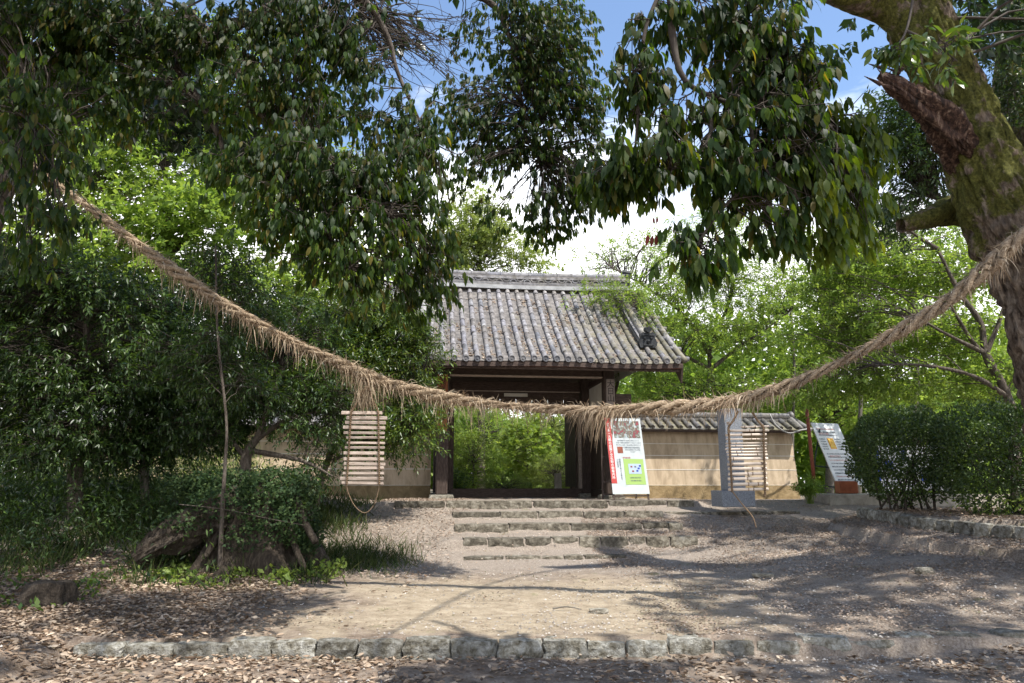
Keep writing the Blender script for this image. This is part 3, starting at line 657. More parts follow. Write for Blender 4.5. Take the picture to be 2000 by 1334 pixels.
# verge rolls at the gable ends and the descending ridges
for sx_ in (-1, 1):
    mb = MB(); mb.tube([roofp(i / 12, sx_ * (HW + .04)) + Vector((0, 0, .03)) for i in range(13)], .08, 10); mb.tube([roofp(i / 12, sx_ * (HW + .04), -1) + Vector((0, 0, .03)) for i in range(13)], .08, 10)
    mb.build('verge_tile', MAT['tile'], gate, True)
    for k in range(6):                      # short cross rolls at the verge
        mb = MB(); t = .04 + k * .15; p = roofp(t, sx_ * (HW + .1)); mb.tube([p + Vector((-sx_ * .25, 0, .02)), p + Vector((sx_ * .1, 0, .0))], .065, 8)
        mb.build('verge_roll', MAT['tile_dark'], gate, True)
    xk = 3.08 if sx_ > 0 else -2.72
    for lay, (wd, z0, z1) in enumerate(((.15, .03, .11), (.12, .11, .17), (.15, .17, .2))):
        mb = MB()
        pts = [roofp(.24 + .74 * i / 10, xk) for i in range(11)]
        for i in range(10):
            a, b_ = pts[i], pts[i + 1]
            V = [(xk - wd, a.y, a.z + z0), (xk + wd, a.y, a.z + z0), (xk + wd, a.y, a.z + z1), (xk - wd, a.y, a.z + z1), (xk - wd, b_.y, b_.z + z0), (xk + wd, b_.y, b_.z + z0), (xk + wd, b_.y, b_.z + z1), (xk - wd, b_.y, b_.z + z1)]
            mb.add(V, [(0, 1, 2, 3), (4, 7, 6, 5), (0, 4, 5, 1), (1, 5, 6, 2), (2, 6, 7, 3), (3, 7, 4, 0)])
        mb.build('ridge_course', MAT['tile_dark'], gate)
    mb = MB(); mb.tube([p + Vector((0, 0, .24)) for p in pts], .085, 10); mb.build('ridge_cap', MAT['tile'], gate, True)
def ornament(loc, s=1.0, face=-1):
    """demon-face end tile: arched slab with horns, brow, cheeks and a top roll"""
    mb = MB(); out = []
    prof = [(-.17, 0), (-.2, .12), (-.15, .2), (-.17, .28), (-.10, .33), (-.05, .31), (0, .36), (.05, .31), (.10, .33), (.17, .28), (.15, .2), (.2, .12), (.17, 0)]
    n = len(prof); V = [(x * s, 0, z * s) for x, z in prof] + [(x * s, .09 * s, z * s) for x, z in prof]
    F = [tuple(range(n)), tuple(range(2 * n - 1, n - 1, -1))] + [(i, i + n, (i + 1) % n + n, (i + 1) % n) for i in range(n)]
    mb.add(V, F)
    mb.tube([(0, -.07 * s, .37 * s), (0, .12 * s, .40 * s)], .06 * s, 10)
    for x in (-.07, .07): mb.tube([(x * s, 0, .2 * s), (x * s, -.04 * s, .19 * s)], [.035 * s, .02 * s], 8)
    mb.tube([(0, 0, .13 * s), (0, -.05 * s, .11 * s)], [.04 * s, .03 * s], 8); mb.box(-.1 * s, .1 * s, -.03 * s, 0, .04 * s, .07 * s); mb.box(-.13 * s, .13 * s, -.03 * s, 0, .25 * s, .28 * s)
    o = mb.build('ornament_tile', MAT['oni'], gate); o.location = loc
    return o
for sx_ in (-1, 1):
    p = roofp(.20, 3.08 if sx_ > 0 else -2.72); ornament((p.x, p.y - .06, p.z + .04), 1.25)
# main ridge: stacked courses with a wave band between
RL = 3.42
def rz_(x): return RZ + .05 * (abs(x) / HW) ** 3 * .7 + .05 * (abs(x) / RL) ** 2
def course(wd, z0, z1, mat, nm='ridge_course', L=RL):
    mb = MB(); n = 16
    for i in range(n):
        a, b_ = -L + 2 * L * i / n, -L + 2 * L * (i + 1) / n; za, zb = rz_(a), rz_(b_)
        mb.add([(a, RY - wd, za + z0), (b_, RY - wd, zb + z0), (b_, RY + wd, zb + z0), (a, RY + wd, za + z0), (a, RY - wd, za + z1), (b_, RY - wd, zb + z1), (b_, RY + wd, zb + z1), (a, RY + wd, za + z1)],
               [(0, 3, 2, 1), (4, 5, 6, 7), (0, 1, 5, 4), (2, 3, 7, 6)] + ([(0, 4, 7, 3)] if i == 0 else []) + ([(1, 2, 6, 5)] if i == n - 1 else []))
    return mb.build(nm, mat, gate)
course(.24, -.06, .05, MAT['band'], 'plaster_band', HW - .25)
z = .05
for k in range(3): course(.24 - k * .008, z, z + .026, MAT['tile']); course(.215 - k * .008, z + .026, z + .036, MAT['tile_dark'], L=RL - .01); z += .036
course(.16, z, z + .10, MAT['tile_dark'], 'ridge_core', RL - .02)
wm = MB(); halfw = .105
V = []; n = 8
for (yy) in (0, .05):
    for rr in (halfw, halfw - .028):
        for j in range(n + 1): a = math.pi * j / n; V.append((math.cos(a) * rr, yy - .05, math.sin(a) * rr * .85))
F = []
for j in range(n):
    F += [(j, j + 1, n + 1 + j + 1, n + 1 + j), (j, 2 * (n + 1) + j, 2 * (n + 1) + j + 1, j + 1), (n + 1 + j, n + 2 + j, 3 * (n + 1) + j + 1, 3 * (n + 1) + j)]
tmp = mk('wave_tile', V, F, MAT['tile'], None, False); wave_me = tmp.data; bpy.data.objects.remove(tmp)
nW = 32
for i in range(nW):
    x = -RL + .1 + (2 * RL - .2) * (i + .5) / nW
    inst('wave_tile', wave_me, gate, Matrix.Translation((x, RY - .165, rz_(x) + z + .004)) if i % 2 else Matrix.Translation((x, RY - .165, rz_(x) + z + .096)) @ Matrix.Rotation(math.pi, 4, 'Y'))
z += .10
for k in range(3): course(.22 - k * .012, z, z + .026, MAT['tile']); course(.19 - k * .012, z + .026, z + .036, MAT['tile_dark'], L=RL - .01); z += .036
tmp = MB(); tmp.tube([(0, 0, 0), (.40, 0, 0)], .1, 10, False); tmp.tube([(.37, 0, 0), (.43, 0, 0)], .108, 10); tmp = mk('ridge_cap_tile', tmp.v, tmp.f, MAT['tile_dark'], None, True); cap_me = tmp.data; bpy.data.objects.remove(tmp)
for i in range(16):
    x = -RL + i * .4275; x2 = x + .4275; zz = rz_(x) + z + .04
    inst('ridge_cap_tile', cap_me, gate, Matrix.Translation((x, RY, zz)) @ Matrix.Rotation(-math.atan2(rz_(x2) - rz_(x), .4275), 4, 'Y'))
for sx_ in (-1, 1):
    o = ornament((sx_ * (RL + .02), RY, rz_(RL) + .02), 1.35); o.rotation_euler = (0, 0, sx_ * math.pi / 2)
# timber frame
def beam(nm, x0, x1, y0, y1, z0, z1, mat='wood_beam', b=.012, par=gate):
    mb = MB(); mb.bbox(x0, x1, y0, y1, z0, z1, b); return mb.build(nm, MAT[mat], par)
for sx_ in (-1, 1):
    for (y, hw_, x, top) in ((0, .15, 2.16, 3.33), (2.2, .19, 2.06, 3.9), (4.4, .15, 2.16, 3.33)):
        beam('post', sx_ * x - hw_, sx_ * x + hw_, y - hw_, y + hw_, .10, top, 'wood_dark', .03)
        st = stone_geo(.62, .62, .16, 40 + y + sx_, 4, .03, .35); o = mk('base_stone', st[0], st[1], MAT['stone'], gate); o.location = (sx_ * x, y, .03)
    beam('sill_beam', sx_ * 2.16 - .08, sx_ * 2.16 + .08, .16, 1.98, .02, .22, 'wood_dark')
    # plank side wall below, white plaster above, a rail between
    for k in range(6):
        y0 = .17 + k * .30; beam('plank', sx_ * 2.14 - .03, sx_ * 2.14 + .03, y0, y0 + .293, .225, 2.02, 'wood_dark', .006)
    beam('rail', sx_ * 2.14 - .06, sx_ * 2.14 + .06, .16, 1.98, 2.022, 2.14, 'wood_dark')
    beam('plaster_panel', sx_ * 2.14 - .03, sx_ * 2.14 + .03, .16, 1.98, 2.142, 3.06, 'white_plaster', .004)
    # door leaf folded back inside
    d = thing('x', None, None) if False else None
    mbd = MB()
    for k in range(5): mbd.bbox(sx_ * 1.80 - .03, sx_ * 1.80 + .03, 2.42 + k * .32, 2.735 + k * .32, .28, 2.5, .006)
    mbd.build('door_leaf', MAT['wood_dark'], gate)
    beam('jamb', sx_ * 1.83 - .05, sx_ * 1.83 + .05, 2.05, 2.17, .24, 2.6, 'wood_grey' if sx_ > 0 else 'wood_dark', .008)
    beam('beam_nose', sx_ * 2.32, sx_ * 2.75, -.10, .10, 2.42, 2.68)
    beam('beam_nose', sx_ * 2.32, sx_ * 2.68, 2.10, 2.30, 2.42, 2.68)
    beam('tie_beam', sx_ * 2.16 - .09, sx_ * 2.16 + .09, .16, 4.24, 3.065, 3.2)
    beam('tie_beam', sx_ * 2.16 - .1, sx_ * 2.16 + .1, -.5, 4.9, 3.34, 3.44)
beam('threshold', -1.86, 1.86, 2.08, 2.32, .0, .24)
beam('lintel', -1.99, 1.99, -.08, .08, 3.13, 3.325)
beam('lintel_moulding', -2.0, 2.0, -.10, .10, 3.09, 3.127, 'wood_grey')
beam('lintel', -1.86, 1.86, 2.1, 2.3, 2.99, 3.26); beam('lintel', -1.86, 1.86, 2.11, 2.29, 2.56, 2.66)
beam('lintel_moulding', -1.86, 1.86, 2.06, 2.099, 2.965, 2.995, 'wood_grey')
for k in range(8): beam('transom_board', -1.86 + k * .465, -1.86 + k * .465 + .455, 2.17, 2.2, 2.662, 2.987, 'wood_beam', .003)
beam('paper_strip', -.36, .32, 2.085, 2.098, 2.83, 2.925, 'white_plaster', .002)
beam('purlin', -HW + .1, HW - .1, -.62, -.48, 3.42, 3.52); beam('purlin', -HW + .1, HW - .1, -.1, .1, 3.45, 3.62)
beam('cross_beam', -2.0, 2.0, 1.05, 1.2, 3.3, 3.44)
for k in range(8): beam('ceiling_board', -2.05 + k * .513, -2.05 + k * .513 + .505, .12, 2.1, 3.46, 3.48, 'wood_dark', .003)
beam('fascia', -HW, HW, EY + .02, EY + .09, EZ - .135, EZ - .052, 'wood_red', .006)
beam('fascia', -HW + .03, HW - .03, EY + .1, EY + .15, EZ - .2, EZ - .1, 'wood_beam', .006)
# frog-leg struts and scrollwork under the eave
for xc in (-1.4, 0, 1.4):
    mb = MB()
    for s_ in (-1, 1):
        pts = [(xc + s_ * u, -.02, v) for u, v in ((.04, 3.40), (.14, 3.37), (.22, 3.345), (.34, 3.335))]
        mb.tube(pts, [.03, .045, .04, .03], 8)
    mb.bbox(xc - .07, xc + .07, -.08, .06, 3.35, 3.448, .01); mb.build('frog_leg_strut', MAT['wood_beam'], gate, True)
tmp = MB(); tmp.bbox(-.032, .032, 0, 1.0, -.04, .04, .006); tmp = mk('rafter', tmp.v, tmp.f, MAT['wood_beam'], None); raf_me = tmp.data; bpy.data.objects.remove(tmp)
for k in range(34):
    x = -HW + .12 + k * (2 * HW - .24) / 33; a = roofp(.03, x); b_ = roofp(.52, x); d = b_ - a
    M4 = Matrix(((1, d.x, 0, a.x), (0, d.y, -d.normalized().z, a.y), (0, d.z, d.normalized().y, a.z - .2), (0, 0, 0, 1))); inst('rafter', raf_me, gate, M4)
for sx_ in (-1, 1):        # barge boards
    for side in (1, -1):
        V = []; n = 10
        for i in range(n + 1):
            p = roofp(i / n, sx_ * (HW - .05), side); wdt = .26 + .10 * (1 - i / n) ** 3
            for dx in (0, .05 * sx_):
                V += [(p.x + dx, p.y, p.z - .155), (p.x + dx, p.y + (.0 if i else .10 * side), p.z - .155 - wdt)]
        F = []
        for i in range(n):
            a = i * 4; c = a + 4
            F += [(a, c, c + 1, a + 1), (a + 2, a + 3, c + 3, c + 2), (a, a + 2, c + 2, c), (a + 1, c + 1, c + 3, a + 3)]
        F += [(0, 1, 3, 2), (n * 4, n * 4 + 2, n * 4 + 3, n * 4 + 1)]
        mk('barge_board', V, F, MAT['wood_beam'], gate)
    mb = MB(); mb.add([(sx_ * (HW - .6), RY, 5.6), (sx_ * (HW - .6), 0.1, 3.4), (sx_ * (HW - .6), 4.3, 3.4)], [(0, 1, 2)]); mb.build('gable_panel', MAT['white_plaster'], gate)
# leaves lying on the roof
g_ = np.random.default_rng(5); n = 2600; t_ = g_.random(n) ** .8 * .85; ri = g_.integers(0, ROWS - 1, n); cl = np.array([mn.noise(Vector((ri[i] * .35, t_[i] * 6, 4))) for i in range(n)]); ok = cl > -.05; t_, ri = t_[ok], ri[ok]; n = len(t_)
xs_ = (ri - (ROWS - 2) / 2) * SP + g_.normal(size=n) * .03
pos = np.array([list(roofp(t_[i], xs_[i]) + Vector((0, 0, .015))) for i in range(n)])
dd = g_.normal(size=(n, 3)); dd[:, 1] *= .7; dd[:, 2] = dd[:, 1] * .7
leaves('fallen_leaves', pos, dd, np.tile([0, -.5, 1.], (n, 1)) + g_.normal(size=(n, 3)) * .4, .05 + .04 * g_.random(n), 'curl', LM['litter'], gate)

# ------------------------------------------------------------------ lettering
def text(parent, s, size, loc, rx=R(90), rz=0, mat='black_ink', name='lettering', vertical=True, M4=None, depth=.002, gap=1.0):
    cu = bpy.data.curves.new('t', 'FONT'); cu.body = '\n'.join(s) if vertical else s; cu.size = size; cu.align_x = 'CENTER'; cu.align_y = 'TOP'; cu.resolution_u = 2; cu.extrude = depth
    cu.space_line = gap
    o = bpy.data.objects.new('t', cu); col.objects.link(o); dg = bpy.context.evaluated_depsgraph_get(); dg.update()
    me = bpy.data.meshes.new_from_object(o.evaluated_get(dg)); bpy.data.objects.remove(o); me.materials.clear(); me.materials.append(MAT[mat]); me.name = name
    q = bpy.data.objects.new(name, me); col.objects.link(q); q.parent = parent
    if M4 is not None: q.matrix_local = M4
    else: q.location = loc; q.rotation_euler = (rx, 0, rz)
    return q
b1 = thing('name_board', 'long orange-brown board with dark characters hung on the post beside the shrub', 'sign', (GX, GY, GZ), YAW)
beam('board', -2.31, -2.05, -.20, -.165, 1.66, 3.1, 'board_orange', .006, b1); text(b1, '関西花の寺第', .17, (-2.18, -.203, 3.06), gap=.9); text(b1, '寺', .2, (-2.18, -.203, 2.1))
b2 = thing('name_board', 'grey wooden board with black brushed characters on the post beside the poster', 'sign', (GX, GY, GZ), YAW)
beam('board', 2.06, 2.28, -.20, -.165, 1.75, 3.05, 'board_pale', .006, b2); text(b2, '大日山一', .2, (2.17, -.203, 3.01), gap=.95)

# ------------------------------------------------------------------ earthen walls with tiled coping
def earth_wall(lab, lx0, lx1, ly, endside):
    o = thing('plaster_wall', lab, 'wall', (GX, GY, 1.1), YAW)
    zb, z1, ztop = -.05, .45, 1.93; th0, th1 = .34, .26     # half thickness
    def slab(nm, za, zc, ha, hc, mat, e0=0, e1=0):
        n = 24; V = []; F = []
        for i in range(n + 1):
            x = lx0 + (lx1 - lx0) * i / n
            ea = 0
            if i == n and endside > 0: ea = -1
            if i == 0 and endside < 0: ea = 1
            for (z, h) in ((za, ha), (zc, hc)):
                xx = x + ea * .10 * (z - zb) / (ztop - zb)
                V += [(xx, ly - h, z), (xx, ly + h, z)]
        for i in range(n):
            a, b_ = i * 4, i * 4 + 4
            F += [(a, b_, b_ + 2, a + 2), (a + 1, a + 3, b_ + 3, b_ + 1), (a + 2, b_ + 2, b_ + 3, a + 3)]
        F += [(0, 2, 3, 1), (n * 4, n * 4 + 1, n * 4 + 3, n * 4 + 2)]
        return mk(nm, V, F, mat, o)
    hz = lambda z: th0 + (th1 - th0) * (z - zb) / (ztop - zb)
    slab('footing', zb, z1, hz(zb) + .015, hz(z1) + .012, MAT['footing'])
    zz = [z1, .87, 1.25, 1.57, ztop]
    for a, b_ in zip(zz[:-1], zz[1:]): slab('plaster_course', a + .009, b_ - .009, hz(a), hz(b_), MAT['plaster'])
    for z in zz[:-1]: slab('white_line', z - .009, z + .009, hz(z) + .006, hz(z) + .006, MAT['white_plaster'])
    # coping: deck, flat pans, round tiles, ridge
    ez, ey, rz, = ztop + .04, .62, ztop + .36
    mb = MB()
    for s_ in (-1, 1):
        mb.add([(lx0, ly, rz - .06), (lx1, ly, rz - .06), (lx1, ly + s_ * ey, ez - .04), (lx0, ly + s_ * ey, ez - .04), (lx0, ly, rz - .14), (lx1, ly, rz - .14), (lx1, ly + s_ * (ey - .03), ez - .10), (lx0, ly + s_ * (ey - .03), ez - .10)],
               [(0, 1, 2, 3), (4, 7, 6, 5), (3, 2, 6, 7), (0, 3, 7, 4), (1, 5, 6, 2)])
    mb.build('coping_deck', MAT['wood_dark'], o)
    L = math.hypot(ey, rz - ez); ang = math.atan2(rz - ez, ey); nT = int((lx1 - lx0) / .26)
    m2 = MB(); m2v = m2; halfround(m2, L * .55, .068, .063, 6); tm = mk('coping_tile', m2.v, m2.f, MAT['tile_dark'], None, True); tme = tm.data; bpy.data.objects.remove(tm)
    for i in range(nT + 1):
        x = lx0 + .05 + (lx1 - lx0 - .1) * i / nT
        for k in range(2):
            q = k * L * .5; yy = ly - ey + math.cos(ang) * q; z = ez + math.sin(ang) * q + .02
            M4 = Matrix.Translation((x, yy, z)) @ Matrix.Rotation(ang, 4, 'X') @ Matrix.Rotation(rr_.uniform(-.04, .04), 4, 'Z'); inst('coping_tile', tme, o, M4)
    mb = MB()
    for i in range(nT):
        x = lx0 + .05 + (lx1 - lx0 - .1) * (i + .5) / nT
        for s_ in (-1, 1):
            for k in range(4):
                q0, q1 = k / 4, (k + 1.2) / 4; V = []
                for (q, l) in ((q0, 0), (q0, .022), (min(q1, 1), .01)):
                    for j in range(4): u = -1 + j * 2 / 3; V.append((x + u * .12, ly + s_ * ey * (1 - q), ez + (rz - ez) * q + l + .02 * u * u - .03))
                mb.add(V, [(a + i2 * 4, a + i2 * 4 + 1, a + i2 * 4 + 5, a + i2 * 4 + 4) for i2 in range(2) for a in range(3)])
    mb.build('pan_tile', MAT['tile'], o, kind='stuff')
    mb = MB()
    for i in range(nT + 1):
        x = lx0 + .05 + (lx1 - lx0 - .1) * i / nT; mb.tube([(x, ly + ey, ez + .02), (x, ly, rz + .02)], .065, 6)
    mb.build('back_coping_tile', MAT['tile_dark'], o, True, kind='stuff')
    mb = MB(); mb.box(lx0, lx1 - .02, ly - .12, ly + .12, rz - .05, rz + .05); mb.box(lx0, lx1 - .02, ly - .14, ly + .14, rz + .052, rz + .075); mb.build('ridge_course', MAT['tile_dark'], o)
    nR = int((lx1 - lx0) / .4); m3 = MB(); m3.tube([(0, 0, 0), (.38, 0, 0)], .085, 10, False); m3.tube([(.36, 0, 0), (.40, 0, 0)], .092, 10); tm = mk('ridge_cap_tile', m3.v, m3.f, MAT['tile_dark'], None, True); t3 = tm.data; bpy.data.objects.remove(tm)
    for i in range(nR): inst('ridge_cap_tile', t3, o, Matrix.Translation((lx0 + (lx1 - lx0) * i / nR, ly, rz + .10 + rr_.uniform(-.006, .006))))
    if endside:
        xe = lx1 if endside > 0 else lx0
        mb = MB(); mb.tube([(xe + endside * .02, ly, rz + .1), (xe + endside * .12, ly, rz + .12)], .12, 12); mb.tube([(xe + endside * .0, ly - ey - .02, ez + .02), (xe + endside * .02, ly, rz + .06)], .075, 10)
        mb.tube([(xe + endside * .26, ly - ey - .02, ez - .02), (xe + endside * .16, ly, rz + .0)], .075, 10); mb.build('end_tile', MAT['tile_dark'], o, True)
    return o
wr = earth_wall('ochre plaster wall with white lines and tiled coping behind the stone pillar', 2.42, 7.75, 1.2, 1)
wl = earth_wall('cream plaster wall with tiled coping half hidden behind the leafy shrubs', -11.5, -2.42, 1.2, -1)
# electric cable sagging over the coping
cb = MB(); cb.tube(spline([P(1503, 808, 19.6), P(1515, 830, 19.55), P(1540, 846, 19.5), P(1565, 840, 19.5), P(1592, 836, 19.7)], 16).tolist(), .022, 6)
tag(cb.build('cable', surf('grey_cable', [(.3, (.25, .24, .23)), (.7, (.4, .39, .38))], 8, .7, 0), None, True), 'pale grey cable sagging across the tiled coping near its end', 'cable')

# ------------------------------------------------------------------ stone pillar
pp = P(1427, 992, 15.6); zb = 1.08
pil = thing('stone_pillar', 'square grey granite pillar on a block base behind the bamboo ladder', 'pillar', (pp.x + .17, 15.85, zb + .03), R(9))
mb = MB(); mb.bbox(-.40, .35, -.26, .3, -.0, .34, .012); mb.build('base', MAT['monument'], pil)
mb = MB(); mb.bbox(-.21, .19, -.18, .20, .342, 2.10, .012); mb.build('shaft', MAT['monument'], pil)
# ------------------------------------------------------------------ poster board 1
def board_frame(P0, psi, phi):
    r = Vector((math.cos(psi), math.sin(psi), 0)); u = Vector((-math.sin(phi) * math.sin(psi), math.sin(phi) * math.cos(psi), math.cos(phi))); n = r.cross(u) * 1   # faces the viewer
    return Matrix(((r.x, u.x, n.x, P0.x), (r.y, u.y, n.y, P0.y), (r.z, u.z, n.z, P0.z), (0, 0, 0, 1)))
def rect(par, M4, nm, x0, x1, y0, y1, lay, mat, th=.003):
    mb = MB(); mb.box(x0, x1, y0, y1, lay * .004, lay * .004 + th, M4); return mb.build(nm, MAT[mat], par, off=par.location)
q = P(1197, 965, 17.1)
s1 = thing('information_board', 'tall leaning poster board with red side strip and small site map', 'sign', (q.x, q.y, 1.24))
MF = board_frame(Vector((q.x, q.y, q.z)), R(14), R(13)); BW, BH = .93, 1.86; off = s1.location
rect(s1, MF, 'backing', 0, BW, 0, BH, -5, 'wood_dark', .018); rect(s1, MF, 'sheet', 0, BW, 0, BH, 0, 'paper')
rect(s1, MF, 'red_strip', 0, .14, .25, BH, 1, 'red_ink'); rect(s1, MF, 'picture', .2, BW - .05, BH - .5, BH - .07, 1, 'photo')
rect(s1, MF, 'picture', .24, .38, .98, 1.14, 1, 'rust'); rect(s1, MF, 'map', .36, BW - .06, .22, .84, 1, 'green_ink'); rect(s1, MF, 'map_area', .47, BW - .14, .48, .72, 2, 'blue_ink')
tr = lambda x, y, l: MF @ Matrix.Translation((x, y, l * .004 + .001))
def btext(par, MFx, s, size, x, y, mat, vertical=False, gap=1.0, lay=1):
    M4 = Matrix.Translation(-Vector(par.location)) @ MFx @ Matrix.Translation((x, y, lay * .004 + .002)); return text(par, s, size, None, mat=mat, vertical=vertical, M4=M4, depth=.0008, gap=gap)
btext(s1, MF, '花の寺ー古都の庭園と文化財の御案内所', .078, .07, 1.72, 'white_ink', True, .98, 2)
for k, t_s in enumerate(('境内御案内の由緒と歴史について', '本堂と庭園は四季折々の花につつまれ', '春は桜と山吹、秋は紅葉の名所として', '古くより親しまれております')):
    btext(s1, MF, t_s, .038, .55, 1.31 - k * .055, 'ink')
for k, t_s in enumerate(('重要文化財の仏像を安置', '本尊は御開帳の折に拝観', 'できます')): btext(s1, MF, t_s, .036, .63, 1.13 - k * .05, 'ink')
btext(s1, MF, '境内案内図', .04, .45, .885, 'red_ink', False, 1, 1); btext(s1, MF, '拝観時間九時より五時まで', .045, .27, .84, 'ink', True, .95); btext(s1, MF, '入山料志納', .045, .21, .84, 'ink', True, .95)
for k, (x, y) in enumerate(((.52, .66), (.62, .66), (.7, .62), (.55, .55), (.66, .56), (.74, .68))): rect(s1, MF, 'map_house', x, x + .05, y - .03, y + .01, 3, ('rust', 'ink', 'dark_blue')[k % 3] if k != 4 else 'dark_blue')
for k, t_s in enumerate(('駐車場 参道 表門', '本堂 鐘楼 池 茶室')): btext(s1, MF, t_s, .035, .62, .40 - k * .07, 'ink', lay=2)
mb = MB()
for x in (.03, BW - .03): mb.box(x - .02, x + .02, -.16, BH * .98, -.05, -.022, MF)
mb.box(0, BW, -.05, -.02, -.05, -.022, MF); mb.box(0, BW, .55, .59, -.085, -.051, MF); mb.build('easel_frame', MAT['wood_dark'], s1, off=off)
for (x) in (.03, BW - .03):
    a = MF @ Vector((x, BH * .8, -.08)); mb = MB(); mb.tube([a, Vector((a.x - .08, a.y + .30, 1.22))], .02, 6); mb.build('leg', MAT['wood_dark'], s1, off=off)
s1b = MB(); a = P(1176, 968, 17.45)
for dx in (0, .26): s1b.box(a.x + dx, a.x + dx + .035, a.y, a.y + .035, 1.22, 2.9)
for z in (1.32, 1.62, 2.2): s1b.box(a.x + .036, a.x + .259, a.y, a.y + .03, z, z + .04)
tag(s1b.build('wooden_rack', MAT['wood_dark']), 'narrow dark wooden rack standing behind the edge of the poster board', 'rack')
# ------------------------------------------------------------------ board 2
q = P(1635, 947, 17.9)
s2 = thing('notice_board', 'tilted white notice board with an orange picture above a red-brown box', 'sign', (q.x, q.y, 1.35))
MF2 = board_frame(Vector((q.x, q.y, q.z)), R(21), R(24)); B2, H2 = .90, 1.72; off = s2.location
rect(s2, MF2, 'backing', 0, B2, 0, H2, -6, 'white_plaster', .022); rect(s2, MF2, 'sheet', 0, B2, 0, H2, 0, 'paper_bright')
rect(s2, MF2, 'picture', .30, .50, .98, 1.28, 1, 'orange_ink'); rect(s2, MF2, 'picture_centre', .325, .475, 1.01, 1.25, 2, 'gold_ink')
btext(s2, MF2, '人', .2, .40, 1.235, 'orange_ink', lay=3)
btext(s2, MF2, '特別公開', .08, .27, 1.44, 'pale_ink'); btext(s2, MF2, '御朱印受付', .07, .33, .80, 'pale_ink')
rt = random.Random(2); chars = '本堂庭園古都山寺花春秋夏冬御朱印受付時間拝観料大人小学生月日金水木土年中無休入山志納仏像文化財参道池鐘楼茶室境内案内'
for k in range(17):
    yy = 1.56 - k * .088
    if .9 < yy < 1.32: continue
    btext(s2, MF2, ''.join(rt.choice(chars) for _ in range(13)), .045, .38, yy, 'ink' if k % 5 else 'pale_ink')
for k in range(5): btext(s2, MF2, ''.join(rt.choice(chars) for _ in range(4)), .045, .14, 1.27 - k * .07, 'ink'); btext(s2, MF2, ''.join(rt.choice(chars) for _ in range(4)), .045, .63, 1.27 - k * .07, 'ink')
mb = MB()
for x in (.02, B2 - .02): mb.box(x - .015, x + .015, -.27, 0, -.04, -.01, MF2)
mb.build('leg', MAT['white_plaster'], s2, off=off)
q2 = P(1654, 963, 17.75); mb = MB(); mb.bbox(-.22, .22, -.16, .16, 0, .30, .02); mb.box(-.16, -.15, -.165, -.16, .03, .26); mb.box(.02, .03, -.165, -.16, .03, .26)
o = mb.build('storage_box', MAT['brown_box']); o.location = (q2.x, q2.y, 1.36); tag(o, 'glossy red-brown box under the tilted white notice board', 'box')
mb = MB(); a = P(1590, 975, 18.3); mb.bbox(a.x, a.x + 3.4, 17.4, 18.9, 1.05, 1.35, .015); o = mb.build('concrete_slab', MAT['concrete']); tag(o, 'low concrete slab edge under the notice board', 'slab')
# rust pole and green metal frame
a, b_ = P(1575, 795, 18.4), P(1592, 958, 18.2); mb = MB(); mb.tube([a, b_], .045, 10); tag(mb.build('pole', MAT['rust'], None, True), 'leaning rust-red pole at the end of the tiled wall', 'pole')
fr = thing('metal_stand', 'thin dark green metal stand behind the notice board', 'stand', P(1592, 962, 18.5))
for pts in (((1601, 838), (1592, 895), (1589, 958)), ((1596, 870), (1625, 875)), ((1592, 910), (1640, 915)), ((1590, 948), (1640, 952)), ((1640, 880), (1642, 955))):
    mb = MB(); mb.tube([P(x, y, 18.5) for x, y in pts], .02, 8); mb.build('bar', MAT['metal'], fr, True, off=fr.location)

# ------------------------------------------------------------------ straw rope
rp = [(-60, 250, 10.4), (60, 325, 10.15), (150, 388, 10.05), (250, 462, 9.95), (350, 535, 9.85), (450, 600, 9.75), (550, 655, 9.65), (650, 703, 9.55), (740, 742, 9.45), (850, 772, 9.35), (950, 788, 9.25), (1050, 797, 9.15),
      (1150, 801, 9.05), (1250, 799, 8.95), (1350, 793, 8.85), (1450, 778, 8.75), (1550, 748, 8.65), (1650, 703, 8.55), (1750, 650, 8.45), (1850, 588, 8.35), (1930, 520, 8.25), (2005, 452, 8.2), (2075, 405, 8.3), (2110, 395, 8.8)]
RP = spline([P(*q) for q in rp], 700)
rope = thing('straw_rope', 'thick twisted straw rope sagging between the two big trees', 'rope', tuple(RP[350]))
T = unit(np.gradient(RP, axis=0)); Xr = unit(np.cross(T, np.array([0, 0, 1.]))); Yr = np.cross(Xr, T)
sarc = np.concatenate([[0], np.cumsum(np.linalg.norm(np.diff(RP, axis=0), axis=1))])
Rad = .043 * (1 + .24 * np.sin(sarc * 1.7) + .16 * np.sin(sarc * 4.3 + 1)); Rad *= np.interp(np.arange(700), [0, 250, 450, 700], [1.0, .95, 1.0, 1.2])
for k in range(3):
    a = sarc * 8.0 + k * 2.094; path = RP + (Xr * np.cos(a)[:, None] + Yr * np.sin(a)[:, None]) * (Rad * .95)[:, None]
    V, F = batch_tubes(path[None], (Rad * .70)[None] * (1 + .12 * np.sin(sarc * 37 + k))[None], 8); mk('strand', V, F, MAT['strand'], rope, True, rope.location)
g_ = np.random.default_rng(11)
